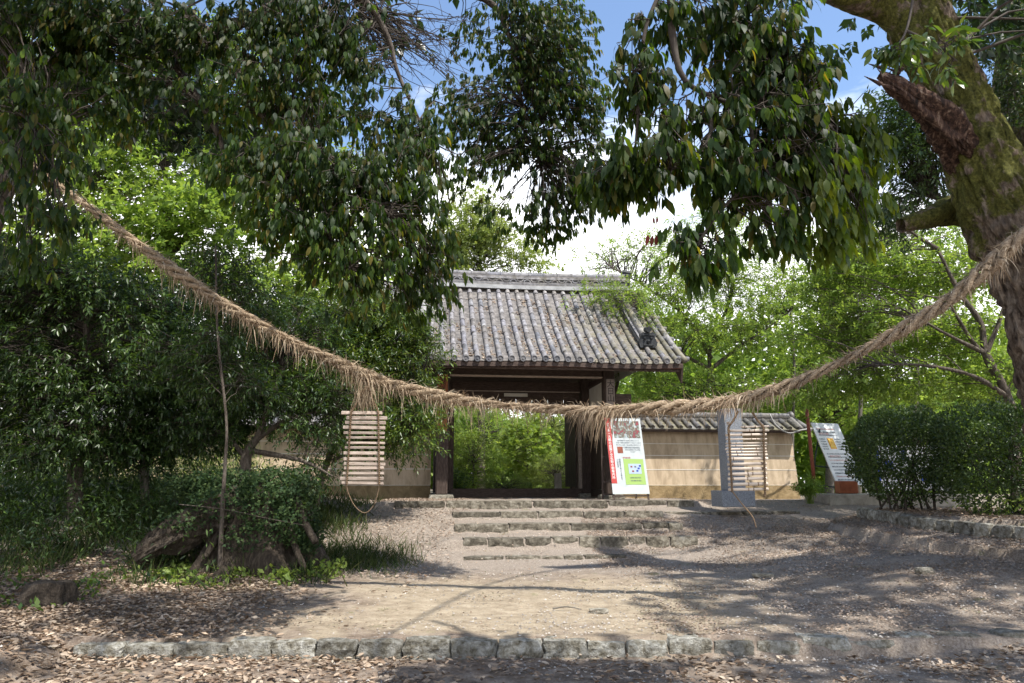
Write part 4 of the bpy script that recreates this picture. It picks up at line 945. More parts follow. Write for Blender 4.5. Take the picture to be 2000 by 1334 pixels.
def straw(name, parent, n, spots=None, off=None, ln=(.06, .24), seed=0, idx=None, down=.8, wid=.0036):
    g = np.random.default_rng(seed)
    i = idx if idx is not None else g.integers(3, 697, n); n = len(i)
    a = g.random(n) * 2 * np.pi; rad = Xr[i] * np.cos(a)[:, None] + Yr[i] * np.sin(a)[:, None]
    base = RP[i] + rad * (Rad[i] * (1.0 + .5 * g.random(n)))[:, None]
    sgn = np.where(i > 330, 1, -1)
    tang = -T[i] * sgn[:, None] * (g.random(n) * 1.5 - .1)[:, None]
    d = unit(tang + rad * (.35 + .5 * g.random(n))[:, None] + g.normal(size=(n, 3)) * .42 + np.array([0, 0, -.2]))
    L = ln[0] + (ln[1] - ln[0]) * g.random(n) ** 2.0
    return base, d, L, down, wid
def strawmesh(name, base, d, L, down, wid, parent, kind='stuff', seed=0):
    g = np.random.default_rng(seed); n = len(base); K = 4
    pts = [base]; cur = d.copy()
    for k in range(K - 1):
        pts.append(pts[-1] + cur * (L / (K - 1))[:, None]); cur = unit(cur + np.array([0, 0, -1.]) * (down * .5 * L / .2)[:, None].clip(0, .7) + g.normal(size=(n, 3)) * .08)
    pts = np.stack(pts, 1); side = unit(np.cross(d, g.normal(size=(n, 3)))) * wid
    w_ = np.array([1, 1, .8, .3])[None, :, None]
    A = pts + side[:, None] * w_; B = pts - side[:, None] * w_
    V = np.stack([A, B], 2).reshape(-1, 3); f = np.array([[k * 2, k * 2 + 1, k * 2 + 3, k * 2 + 2] for k in range(K - 1)])
    F = (np.arange(n)[:, None, None] * K * 2 + f[None]).reshape(-1, 4); TRIS[0] += len(F) * 2
    return mk(name, V, F, LM_straw, parent, False, parent.location, kind)
LM_straw = MAT['straw']
b0 = straw('', rope, 9000, seed=1, ln=(.03, .13), down=.4); strawmesh('straw', *b0, rope, seed=2)
b0 = straw('', rope, 800, seed=3, ln=(.10, .30), down=1.2); strawmesh('loose_straw', *b0, rope, seed=4)
# shaggy tufts
def near_idx(px, w_, n, seed): 
    k = np.array([q[0] for q in rp], float); u = np.interp(px, k[:23], np.arange(23)) / 23 * 699
    return np.clip((np.random.default_rng(seed).normal(size=n) * w_ + u), 3, 696).astype(int)
for (px, w_, n, ln, sd) in ((1190, 8, 230, (.12, .46), 21), (1160, 4, 60, (.25, .62), 22), (712, 8, 300, (.12, .45), 23), (1462, 12, 300, (.12, .32), 24), (1940, 12, 240, (.10, .28), 25), (900, 40, 420, (.1, .34), 26), (560, 60, 420, (.12, .40), 27), (400, 40, 200, (.1, .4), 28)):
    b0 = straw('', rope, 0, idx=near_idx(px, w_, n, sd), seed=sd, ln=ln, down=1.4); base, d, L, dn, wd = b0
    d = unit(d + np.array([0, 0, -.7])); strawmesh('tuft', base, d, L, dn, wd, rope, seed=sd + 50)

# ------------------------------------------------------------------ hanging ladders
def twist(path, r, turns, n=120, rad=None):
    c = spline(path, n); t = unit(np.gradient(c, axis=0)); x = unit(np.cross(t, np.array([0, 1., 0]))); y = np.cross(x, t); out = []
    for k in range(2):
        a = np.linspace(0, turns * 2 * np.pi, n) + k * np.pi; out.append(c + (x * np.cos(a)[:, None] + y * np.sin(a)[:, None]) * r)
    return batch_tubes(np.array(out), np.full((2, n), r * 1.05), 6)
LY = 9.35
ladL = thing('hanging_ladder', 'small hanging ladder of square wooden slats before the leafy shrub', 'ladder', P(712, 800, LY), 0, 'votive ladders hanging from the straw rope')
zz = lambda zx, zy, Y: P(600 + zx / 4.303, 700 + zy / 4.303, Y)
slats = [(288, 630, 455, 14), (332, 672, 500, 15), (320, 660, 540, 14), (303, 655, 582, 14), (307, 650, 627, 11), (330, 650, 665, 9), (335, 652, 708, 9), (318, 650, 750, 10), (307, 645, 797, 13), (307, 645, 843, 13), (310, 655, 885, 12), (312, 645, 922, 12), (300, 645, 965, 11), (278, 640, 1005, 12), (290, 640, 1048, 11)]
for (a, b_, y, h) in slats:
    p, q = zz(a, y + random.uniform(-3, 3), LY), zz(b_, y + random.uniform(-3, 3) + 2, LY); L = (q - p).length; hh = h / 4.303 * LY / 1427 * 1.0
    mb = MB(); mb.bbox(-L / 2, L / 2, -.019, .019, -hh, hh, .003); o = mb.build('slat', MAT['wood_grey'], ladL); c = (p + q) / 2
    o.location = c - ladL.location; o.rotation_euler = (random.uniform(-.2, .2), -math.atan2(q.z - p.z, q.x - p.x), 0)
for (x0, x1) in ((368, 332), (598, 606)):
    path = [zz(505, 235, LY), zz((505 + x0) / 2, 345, LY), zz(x0 + (505 - x0) * .06, 440, LY - .022), zz(x0, 470, LY - .024)] + [zz(x0 + (x1 - x0) * q / 6, 470 + 590 * q / 6, LY - .026) for q in range(1, 7)]
    V, F = twist(path, .007, 26, 260); mk('side_rope', V, F, MAT['cord'], ladL, True, ladL.location)
    mb = MB()
    for (a, b_, y, h) in slats:
        xx = x0 + (x1 - x0) * (y - 455) / 600; c = zz(xx, y, LY)
        ring = [c + Vector((0, math.cos(t) * .032, math.sin(t) * (h / 4.303 * LY / 1427 + .008))) for t in np.linspace(0, 2 * math.pi, 9)]; mb.tube(ring, .006, 5)
    mb.build('lashing', MAT['cord'], ladL, True, off=ladL.location)
V, F = batch_tubes(spline([zz(332, 1060, LY), zz(345, 1130, LY), zz(400, 1240, LY), zz(480, 1298, LY), zz(548, 1250, LY), zz(590, 1150, LY), zz(606, 1060, LY)], 40)[None], np.full((1, 40), .006), 5); mk('bottom_loop', V, F, MAT['cord'], ladL, True, ladL.location)
for sd, zx in ((61, 440), (62, 520), (63, 500)):
    g = np.random.default_rng(sd); n = 70; base = np.array([list(zz(zx + g.normal() * 28, 230 + g.random() * 120, LY)) for _ in range(n)]); d = unit(np.stack([g.normal(size=n) * .35, g.normal(size=n) * .3, -np.ones(n)], 1)); strawmesh('knot_straw', base, d, .08 + .2 * g.random(n), .8, .004, ladL, seed=sd)
zz2 = lambda zx, zy, Y: P(1380 + zx / 4.764, 780 + zy / 4.764, Y)
LY2 = 8.72
ladR = thing('hanging_ladder', 'hanging ladder of pale bamboo rungs in front of the stone pillar', 'ladder', P(1462, 805, LY2), 0, 'votive ladders hanging from the straw rope')
rungs = [(320, 582, 252, 9), (215, 578, 290, 12), (178, 557, 328, 12), (180, 560, 370, 7), (178, 560, 408, 8), (176, 556, 432, 6), (175, 556, 460, 8), (185, 562, 488, 8), (196, 566, 515, 9), (200, 570, 553, 15), (196, 556, 600, 15), (202, 560, 645, 14), (205, 560, 692, 15), (200, 560, 738, 14), (205, 570, 788, 16), (205, 574, 836, 14)]
for i, (a, b_, y, h) in enumerate(rungs):
    p, q = zz2(a, y + random.uniform(-2, 2) + 3, LY2), zz2(b_, y - 2, LY2); r = h / 4.764 * LY2 / 1427; L = (q - p).length; mb = MB()
    if i == 0: pass
    n_ = 9; ks = sorted(random.sample(range(1, 8), 2)); pts = []; rad = []
    for k in range(n_):
        pts.append((-L / 2 + L * k / (n_ - 1), 0, 0)); rad.append(r)
    mb.tube(pts, rad, 10); mb.tube([(-L / 2 - .001, 0, 0), (-L / 2 + .004, 0, 0)], r * 1.0, 10)
    o = mb.build('rung', MAT['bamboo'], ladR, True); o.location = (p + q) / 2 - ladR.location; o.rotation_euler = (0, -math.atan2(q.z - p.z, q.x - p.x), 0)
    for k in ks:
        mb = MB(); xk = -L / 2 + L * k / 8; mb.tube([(xk - .006, 0, 0), (xk, 0, 0), (xk + .006, 0, 0)], [r * 1.02, r * 1.10, r * 1.02], 10); u = mb.build('node', MAT['bamboo_dark'], o, True)
for (x0, x1, up) in ((205, 238, (293, 140)), (528, 545, (425, 150))):
    path = [zz2(up[0], up[1] - 30, LY2), zz2((up[0] + x0) / 2, (up[1] + 250) / 2, LY2 - .01), zz2(x0, 262, LY2 - .03)] + [zz2(x0 + (x1 - x0) * q / 6, 262 + 600 * q / 6, LY2 - .034) for q in range(1, 7)]
    if x0 > 300: path.append(zz2(540, 905, LY2 - .03))
    V, F = twist(path, .0075, 24, 260); mk('side_rope', V, F, MAT['cord'], ladR, True, ladR.location)
    mb = MB()
    for (a, b_, y, h) in rungs[0 if x0 > 300 else 1:]:
        xx = x0 + (x1 - x0) * (y - 262) / 600; c = zz2(xx, y, LY2); r = h / 4.764 * LY2 / 1427
        mb.tube([c + Vector((0, math.cos(t) * (r + .008), math.sin(t) * (r + .007))) for t in np.linspace(0, 2 * math.pi, 9)], .0065, 5)
    mb.build('lashing', MAT['cord'], ladR, True, off=ladR.location)
V, F = batch_tubes(spline([zz2(246, 862, LY2 - .02), zz2(300, 935, LY2 - .05), zz2(370, 1020, LY2 - .1), zz2(430, 1095, LY2 - .15), zz2(462, 1192, LY2 - .16)], 40)[None], np.full((1, 40), .0085), 5); mk('trailing_cord', V, F, MAT['cord'], ladR, True, ladR.location)
mb = MB()
for k in range(14):
    a = zz2(215 + random.uniform(-14, 20), 225 + random.uniform(-14, 14), LY2 - .04); mb.tube([a, a + Vector((random.uniform(-.03, .03), random.uniform(-.03, .03), random.uniform(-.02, .03)))], .004, 4)
mb.build('knot', MAT['cord'], ladR, off=ladR.location)

# ------------------------------------------------------------------ big right tree
def bigtrunk(parent, pts, radii, sides=64, n=150, mat=None, name='trunk', amp=.10, seed=0, depth=0.045):
    c = spline(pts, n); rr = np.interp(np.linspace(0, 1, n), np.linspace(0, 1, len(radii)), radii)
    t = unit(np.gradient(c, axis=0)); x = unit(np.cross(t, np.array([0, 1., 0]))); y = np.cross(x, t); V = []
    s = np.concatenate([[0], np.cumsum(np.linalg.norm(np.diff(c, axis=0), axis=1))])
    for i in range(n):
        for j in range(sides):
            a = j / sides * 2 * math.pi; ca, sa = math.cos(a), math.sin(a)
            big = mn.noise(Vector((ca * 1.3 + seed, sa * 1.3, s[i] * .9))) * amp * 1.6
            rid = abs(mn.noise(Vector((ca * 5 + seed, sa * 5, s[i] * 1.6)))) ; fine = abs(mn.noise(Vector((ca * 13 + seed, sa * 13 + 4, s[i] * 5))))
            r = rr[i] * (1 + big + depth * 2.2 * (rid - .3) + depth * 1.6 * (fine - .3))
            V.append(c[i] + (x[i] * ca + y[i] * sa) * r)
    ii, jj = np.meshgrid(np.arange(n - 1), np.arange(sides), indexing='ij'); ii = ii.ravel(); jj = jj.ravel(); j2 = (jj + 1) % sides
    F = np.stack([ii * sides + jj, ii * sides + j2, (ii + 1) * sides + j2, (ii + 1) * sides + jj], 1)
    return mk(name, np.array(V), F, mat or MAT['mossbark'], parent, True, parent.location)
TY = 9.0
base = P(2190, 1060, TY); rt_ = thing('evergreen_oak', 'huge leaning mossy tree with a torn hollow limb holding the rope', 'tree', (base.x, TY, .9))
tp = [P(2260, 1180, TY), P(2190, 980, TY), P(2115, 780, TY), P(2066, 640, TY), P(2026, 526, TY), P(1975, 430, TY), P(1932, 351, TY), P(1893, 250, TY), P(1838, 140, TY), P(1795, 40, TY), P(1765, -70, TY), P(1770, -200, TY), P(1800, -360, TY)]
bigtrunk(rt_, tp, [.85, .70, .60, .57, .55, .50, .44, .41, .40, .40, .36, .32, .22], sides=110, n=230, mat=MAT['mossbark'], seed=2, depth=.125)
bigtrunk(rt_, [P(1800, 55, TY), P(1730, 12, TY - .05), P(1660, -8, TY - .2), P(1590, -36, TY - .4), P(1550, -80, 8.5)], [.34, .26, .20, .17, .06], 32, 90, MAT['mossbark'], 'limb', seed=9)
bigtrunk(rt_, [P(1905, 330, TY + .1), P(1862, 262, TY - .3), P(1800, 205, TY - .5), P(1752, 168, TY - .6), P(1718, 145, TY - .62)], [.24, .22, .17, .13, .05], 48, 80, MAT['cut'], 'torn_limb', amp=.35, seed=5, depth=.22)
for k in range(9):
    p = P(1745 + random.uniform(-25, 25), 150 + random.uniform(-18, 30), TY - .65); limb(rt_, [p, p + Vector((-.12 - random.random() * .12, -.02, .02 + random.random() * .12))], .03, .004, MAT['cut'], 'splinter', 5, 6)
bigtrunk(rt_, [P(1950, 420, TY + .5), P(1880, 405, TY + .7), P(1815, 425, TY + .7), P(1758, 440, TY + .7)], [.30, .26, .16, .11], 28, 50, MAT['mossbark'], 'broken_stub', amp=.2, seed=12, depth=.1)
HL = [[P(1300, -230, 4.8), P(1310, -60, 4.7), P(1312, 55, 4.7), P(1333, 150, 4.7), P(1390, 188, 4.75), P(1460, 205, 4.8), P(1560, 190, 4.9)],
      [P(1380, -150, 5.6), P(1450, -40, 5.2), P(1500, 80, 5.0), P(1520, 180, 5.0), P(1600, 230, 5.0)], [P(1310, -60, 4.7), P(1260, 60, 4.7), P(1250, 180, 4.7), P(1240, 300, 4.7)],
      [P(1390, 188, 4.75), P(1380, 280, 4.7), P(1300, 340, 4.7)], [P(1460, 205, 4.8), P(1470, 330, 4.75), P(1400, 420, 4.7), P(1360, 480, 4.7)]]
limb(rt_, [P(1590, -36, 8.6), P(1480, -170, 7.2), P(1380, -230, 5.6), P(1300, -230, 4.8)], .028, .02, MAT['twig'], 'bough', 8, 20)
for k, l in enumerate(HL): limb(rt_, l, .035 if k < 2 else .018, .008, MAT['twig'], 'bough', 8, 22, .1, k)
BL = [blob(1450, 30, 5.0, 130, 80, .5), blob(1480, 130, 5.0, 120, 70, .45), blob(1330, 40, 4.8, 70, 50, .3, .7), blob(1235, 60, 4.7, 28, 60, .2, 1.4), blob(1250, 150, 4.7, 45, 45, .22, 1.3), blob(1290, 215, 4.7, 60, 40, .22),
      blob(1470, 230, 4.85, 130, 80, .4, 1.2), blob(1300, 320, 4.7, 130, 42, .3, 1.5), blob(1190, 340, 4.8, 60, 28, .2, 1.4), blob(1440, 360, 4.75, 100, 60, .3, 1.2), blob(1560, 330, 5.0, 90, 80, .4, 1.1),
      blob(1520, 430, 4.8, 70, 40, .25), blob(1560, 150, 5.0, 40, 80, .3), blob(1350, 500, 4.7, 38, 28, .12, 1.4)]
crown(rt_, HL[:2], [blob(1650, 290, 5.1, 62, 95, .3, 1.2), blob(1670, 410, 5.0, 42, 65, .25, 1.2), blob(1620, 450, 4.9, 30, 50, .15, 1.1), blob(1600, 380, 4.75, 60, 60, .2, .8)], 80, 4, 7, .118, 'near', LM['oak_lit'], 35, sig=(.065, .09, .07), droop=.85, twl=.07, brad=.008, arch=.05, hang=True, bname='lit_branch', name='lit_crown')  # right part of the hanging crown; its sunlit glow is in the leaf colour
crown(rt_, HL, BL, 330, 4, 7, .120, 'near', LM['oak'], 31, sig=(.065, .09, .07), droop=.85, twl=.07, singles=290, brad=.008, arch=.05, hang=True, twf=1)
crown(rt_, [tp[8:]], [wblob(7.9, 5.6, 9.5, 2.2, 3.0, 1.2), wblob(5.6, 2.9, 8.4, 1.6, 2.0, .9), wblob(9.8, 9, 9, 2.3, 3, 1.6), wblob(7.6, 10.6, 9.8, 1.5, 1.4, .9)], 165, 11, 8, .20, 'oval', LM['oak_dark'], 32, sig=(.4, .4, .2), twigs=False, brad=.006, nbr=22, bname='shade_branch', name='shade_crown')  # mostly unseen overhead crown, added to shade the right and leave the centre lit
crown(rt_, HL[4:], [blob(1345, 490, 4.7, 30, 24, .1), blob(1365, 520, 4.7, 26, 20, .1), blob(1410, 480, 4.7, 22, 26, .1), blob(1330, 455, 4.7, 16, 22, .08)], 22, 3, 5, .115, 'near', LM['oak'], 36, sig=(.04, .05, .04), droop=.85, twl=.06, brad=.006, arch=.02, hang=True, bname='low_branch', name='low_crown')
# sprig in front of the trunk
sl_ = [[P(1790, -40, 5.2), P(1770, 60, 5.1), P(1740, 100, 5.0)], [P(1770, 60, 5.1), P(1830, 90, 5.1), P(1870, 120, 5.1)]]
for l in sl_: limb(rt_, l, .012, .005, MAT['twig'], 'bough', 6, 12)
crown(rt_, sl_, [blob(1740, 95, 5.0, 35, 28, .1), blob(1830, 85, 5.1, 55, 22, .1), blob(1860, 130, 5.1, 30, 25, .1), blob(1795, 150, 5.1, 28, 14, .1)], 16, 3, 6, .11, 'near', LM['glossy'], 33, sig=(.05, .06, .04), droop=.6, twl=.05, brad=.01)
# one dead hanging leaf cluster
dl = thing('dead_leaf_sprig', 'withered red leaves dangling alone in the bright gap of sky', 'leaf', P(1275, 430, 4.7))
V, F = batch_tubes(spline([P(1265, 350, 4.7), P(1268, 400, 4.7), P(1275, 462, 4.7)], 12)[None], np.full((1, 12), .0016), 4); mk('stem', V, F, MAT['twig'], dl, False, dl.location)
for (x, y) in ((1266, 458), (1274, 460), (1282, 459), (1276, 425), (1284, 424)):
    p = np.array([list(P(x, y, 4.7))]); s_ = .085 if y > 440 else .05; V, F = leafgeo(p, np.array([[random.uniform(-.2, .2), 0, -1.]]), np.array([[random.uniform(-.4, .4), -1, 0.]]), np.array([s_]), 'near'); mk('leaf', V, F, LM['redleaf'], dl, False, dl.location)

# second big tree behind it
b = P(2100, 1000, 13.0); t2 = thing('evergreen_tree', 'second big dark tree standing behind the leaning mossy trunk', 'tree', (b.x, 13, 1.1))
l2 = [P(2110, 1010, 13), P(2095, 700, 13), P(2060, 420, 13), P(2015, 280, 13), P(1990, 120, 13), P(1985, -60, 13)]
bigtrunk(t2, l2, [.7, .6, .6, .55, .45, .3], 32, 70, MAT['mossbark'], seed=20)
l2b = [[P(2015, 300, 13), P(1900, 390, 12.8), P(1800, 380, 12.6)], [P(1990, 120, 13), P(1900, 90, 12.8), P(1850, 40, 12.6)], l2]
limb(t2, l2b[0], .12, .03, MAT['bark'], 'limb'); limb(t2, l2b[1], .12, .03, MAT['bark'], 'limb')
crown(t2, l2b, [blob(1790, 330, 12.5, 80, 110, .8), blob(1740, 260, 12.5, 45, 70, .5), blob(1780, 210, 12.5, 50, 50, .5), blob(1930, 60, 12.5, 90, 70, .8, .6), blob(1970, 200, 12, 60, 60, .5, .5), blob(1740, 420, 12.6, 60, 40, .6)], 230, 9, 8, .12, 'slim', LM['dark'], 41, sig=(.22, .25, .16), droop=.4)

# ------------------------------------------------------------------ big left tree
b = P(-230, 1100, 9.0); lt = thing('evergreen_oak', 'great evergreen oak whose dark boughs fill the upper left', 'tree', (b.x, 9.6, .45))
lp = [Vector((-8.5, 10.2, .3)), Vector((-8.4, 10.25, 2.0)), Vector((-8.3, 10.3, 4.0)), Vector((-8.1, 10.0, 6.0)), Vector((-7.6, 9.5, 8.5))]
bigtrunk(lt, lp, [.62, .46, .42, .38, .3], 40, 80, MAT['oldbark'], seed=33)
LL = [[lp[2], P(150, 60, 9.0), P(330, 105, 7.6), P(480, 40, 7.0), P(640, -40, 6.6), P(760, 0, 6.6)], [P(250, 20, 7.8), P(330, 110, 7.4), P(420, 250, 7.2), P(440, 330, 7.1)],
      [P(360, 20, 7.2), P(450, 110, 7.0), P(480, 190, 6.9), P(520, 230, 6.8), P(640, 300, 6.6), P(760, 420, 6.7)], [P(640, -40, 6.6), P(720, 10, 7.0), P(760, 80, 7.2), P(780, 150, 7.3), P(850, 300, 7.4)],
      [P(640, -60, 7.2), P(800, -20, 8.4), P(950, 0, 9.0), P(1000, 90, 9.2), P(1020, 200, 9.3), P(1060, 320, 9.4)], [lp[1], P(40, 330, 7.2), P(60, 240, 5.6)], [P(520, 230, 6.8), P(600, 420, 6.7), P(680, 520, 6.6)]]
for k, l in enumerate(LL): limb(lt, l, (.12, .07, .06, .05, .07, .04, .02)[k], .012, MAT['bark'], 'limb', 8, 24, .1, k)
BL = [blob(70, 60, 6.8, 160, 90, .6, 1.4), blob(250, 60, 6.8, 150, 70, .6, 1.3), blob(60, 230, 6.2, 90, 70, .5, 1.2), blob(260, 190, 7.0, 120, 60, .6), blob(430, 70, 7.0, 130, 60, .6, 1.2), blob(600, 60, 6.8, 120, 80, .6, 1.3), blob(560, 190, 6.7, 130, 80, .6, 1.3), blob(420, 200, 7.0, 80, 60, .5, .8),
      blob(620, 330, 6.4, 130, 90, .6, 1.4), blob(560, 430, 6.3, 90, 70, .45, 1.2), blob(680, 470, 6.4, 110, 80, .5, 1.4), blob(710, 560, 6.6, 70, 50, .4), blob(770, 350, 7.0, 90, 100, .5, 1.3), blob(820, 460, 7.2, 70, 90, .45, 1.2), blob(750, 220, 7.2, 80, 60, .4), blob(830, 280, 7.5, 50, 60, .4, 1.2), blob(700, 130, 7.0, 60, 50, .4),
      blob(55, 310, 5.6, 80, 55, .35, 1.2), blob(70, 410, 5.6, 70, 55, .3, 1.2), blob(830, 570, 7.8, 50, 60, .4, 1.1), blob(480, 330, 6.6, 60, 60, .4, .9), blob(15, 180, 5.6, 60, 70, .35, 1.1), blob(20, 470, 5.7, 50, 40, .3)]
crown(lt, LL, BL, 840, 5, 7, .112, 'near', LM['oak'], 51, sig=(.11, .14, .10), droop=.75, twl=.07, singles=290, brad=.008, arch=.04, hang=True)
crown(lt, LL[4:5] + LL[3:4], [blob(1050, 50, 9.2, 110, 70, .6, 1.3), blob(1080, 130, 9.2, 90, 60, .5, 1.2), blob(1010, 200, 9.2, 90, 50, .5), blob(1120, 200, 9.2, 80, 45, .5, 1.2), blob(1060, 290, 9.3, 80, 40, .5, 1.1), blob(1120, 370, 9.3, 55, 50, .4, 1.2), blob(1060, 430, 9.4, 60, 40, .35, 1.1),
      blob(960, 300, 9.2, 45, 40, .3, .9), blob(920, 60, 9.2, 40, 50, .3, .6), blob(960, 420, 9.4, 40, 25, .3, .8), blob(1000, 130, 9.2, 60, 50, .4), blob(925, 240, 9.0, 60, 40, .4, 1.0), blob(900, 330, 8.8, 40, 40, .35, 1.0), blob(985, 270, 9.2, 60, 40, .4, 1.0), blob(1165, 270, 9.2, 40, 60, .4, 1.1), blob(1150, 380, 9.2, 40, 40, .35, 1.0), blob(900, 190, 8.8, 40, 30, .35, .8)], 520, 5, 7, .105, 'near', LM['oak'], 52, sig=(.13, .15, .12), droop=.7, twl=.06, hang=True, brad=.008, bname='centre_branch', name='centre_crown')
crown(lt, [lp, LL[0]], [wblob(-5.5, 5.5, 8.6, 3.4, 3.0, 1.0), wblob(-3.2, 3.2, 7.8, 2.6, 2.2, .9), wblob(-8, 9, 8, 2.5, 3, 1.5), wblob(-3.0, 8.8, 9.2, 1.8, 2.2, .8), wblob(-5.5, 12.5, 8.6, 2.6, 1.8, 1.0)], 260, 12, 8, .20, 'oval', LM['oak_dark'], 53, sig=(.4, .4, .2), twigs=False, brad=.006, nbr=22, bname='shade_branch', name='shade_crown')  # overhead crown added for shade on the left ground, largely out of view
# bare twigs against the sky
g = np.random.default_rng(77); src = np.array([list(P(715 + g.normal() * 12, 20 + g.normal() * 20, 7.6)) for _ in range(70)]); dst = np.array([list(P(g.uniform(730, 930), g.uniform(20, 190), 7.9)) for _ in range(70)])
t = np.linspace(0, 1, 9)[None, :, None]; path = src[:, None] * (1 - t) + dst[:, None] * t + g.normal(size=(70, 1, 3)) * .12 * 4 * t * (1 - t) + g.normal(size=(70, 9, 3)) * .014
sub_s = path[np.repeat(np.arange(70), 4), g.integers(3, 8, 280)]; sub_d = sub_s + g.normal(size=(280, 3)) * np.array([.14, .1, .12]); t5 = np.linspace(0, 1, 9)[None, :, None]
sub = sub_s[:, None] * (1 - t5) + sub_d[:, None] * t5 + g.normal(size=(280, 9, 3)) * .006
V1, F1 = batch_tubes(np.vstack([path, sub]), np.vstack([np.linspace(.009, .003, 9)[None].repeat(70, 0), np.linspace(.004, .0015, 9)[None].repeat(280, 0)]), 4); mk('bare_twigs', V1, F1, MAT['twig'], lt, False, lt.location, 'stuff')

# ------------------------------------------------------------------ middle-distance trees on the left
def tree(lab, base_px, Y, trunk_px, r0, blobs, nsec, ncl, k, size, kind, mat, seed, name='evergreen_tree', cat='tree', limbs_px=(), bark='bark', group=None, **kw):
    bp = P(base_px[0], base_px[1], Y); bz = float(H(bp.x, Y)); o = thing(name, lab, cat, (bp.x, Y, bz), 0, group)
    pts = [Vector((bp.x, Y, bz - .1))] + [P(x, y, Y) for x, y in trunk_px]
    limb(o, pts, r0, max(r0 * .3, .012), MAT[bark], 'trunk', 12, 30, .12, seed)
    LMs = [pts] + [[P(*q) for q in l] for l in limbs_px]
    for i, l in enumerate(LMs[1:]): limb(o, l, r0 * .5, max(r0 * .12, .008), MAT[bark], 'limb', 8, 20, .12, seed + i)
    crown(o, LMs, blobs, nsec, ncl, k, size, kind, mat, seed, **kw)
    return o
G1 = 'slender evergreens along the shaded bank'
tree('slim straight sapling growing up in front of the ivy stump', (430, 1115), 10.6, [(434, 1000), (440, 900), (442, 820), (425, 650), (421, 480)], .035,
     [blob(430, 520, 11.2, 70, 50, .5), blob(470, 600, 11.4, 80, 50, .5), blob(400, 690, 11.2, 80, 50, .5), blob(470, 750, 11.4, 80, 45, .5)], 150, 9, 8, .11, 'lance', LM['dark'], 61, nbr=18, brad=.004, sig=(.2, .2, .12), droop=.35, group=G1)
tree('evergreen with forked dark trunk behind the stump', (480, 1000), 12.8, [(480, 900), (505, 850), (530, 780), (560, 700)], .11,
     [blob(560, 650, 13.2, 110, 70, .8), blob(520, 770, 13, 110, 46, .7, 1.0), blob(600, 840, 12.8, 80, 34, .5, .5), blob(560, 930, 12.6, 40, 16, .4, .5), blob(640, 780, 13.2, 80, 50, .6, .8), blob(400, 830, 12.8, 70, 40, .5), blob(620, 925, 12.6, 60, 18, .4, .45)], 300, 9, 8, .11, 'slim', LM['dark'], 62, sig=(.22, .25, .15), droop=.4, limbs_px=([(500, 860, 12.8), (560, 820, 12.8), (640, 800, 13)], [(485, 900, 12.8), (440, 850, 12.8), (380, 830, 12.8)], [(490, 880, 12.8), (590, 900, 12.6), (650, 930, 12.5)]), group=G1)
tree('dark bushy evergreen filling the shade at the far bank edge', (150, 1000), 12.6, [(150, 850), (170, 700), (160, 560)], .14,
     [blob(80, 560, 12.5, 120, 90, .9, 1.3), blob(220, 600, 12.8, 110, 90, .8, 1.2), blob(60, 720, 12.3, 120, 90, .9, 1.3), blob(200, 760, 12.6, 120, 80, .8, 1.3), blob(110, 860, 12.3, 130, 60, .8, 1.2), blob(320, 720, 13, 90, 80, .6), blob(-60, 640, 12.4, 90, 150, .8)], 560, 10, 8, .12, 'slim', LM['dark'], 63, sig=(.26, .28, .18), droop=.4, group=G1)
tree('evergreen with pale trunk between the bushy tree and the sapling', (285, 1000), 13.6, [(283, 900), (300, 800), (345, 690), (350, 560)], .09,
     [blob(330, 600, 13.8, 90, 60, .6), blob(310, 820, 13.4, 110, 70, .7, 1.2), blob(380, 700, 13.8, 80, 60, .6), blob(250, 880, 13.2, 80, 40, .6), blob(430, 830, 13.4, 60, 60, .5)], 270, 10, 8, .12, 'slim', LM['dark'], 64, sig=(.25, .25, .15), droop=.4, bark='pale_bark', group=G1)
tree('glossy evergreen shrub tree in front of the gate corner', (610, 1000), 14.6, [(640, 900), (690, 800), (720, 700), (740, 620)], .07,
     [blob(760, 640, 14.8, 80, 70, .7, 1.2), blob(700, 620, 14.6, 90, 60, .7, 1.1), blob(780, 740, 14.6, 60, 60, .6, 1.3), blob(690, 720, 14.4, 90, 70, .6, 1.1), blob(800, 830, 14.5, 52, 48, .5, 1.5), blob(740, 850, 14.4, 55, 45, .5, 1.3), blob(660, 820, 14.2, 60, 50, .5, .8), blob(640, 900, 14.1, 60, 26, .4, .3), blob(820, 680, 14.9, 26, 30, .35, 1.5), blob(834, 800, 14.9, 24, 36, .3, 1.5)],
     480, 10, 8, .105, 'slim', LM['glossy'], 65, sig=(.2, .22, .14), droop=.35, limbs_px=([(650, 900, 14.4), (730, 860, 14.4), (810, 850, 14.5)], [(690, 800, 14.5), (770, 770, 14.5), (830, 720, 14.7)]))
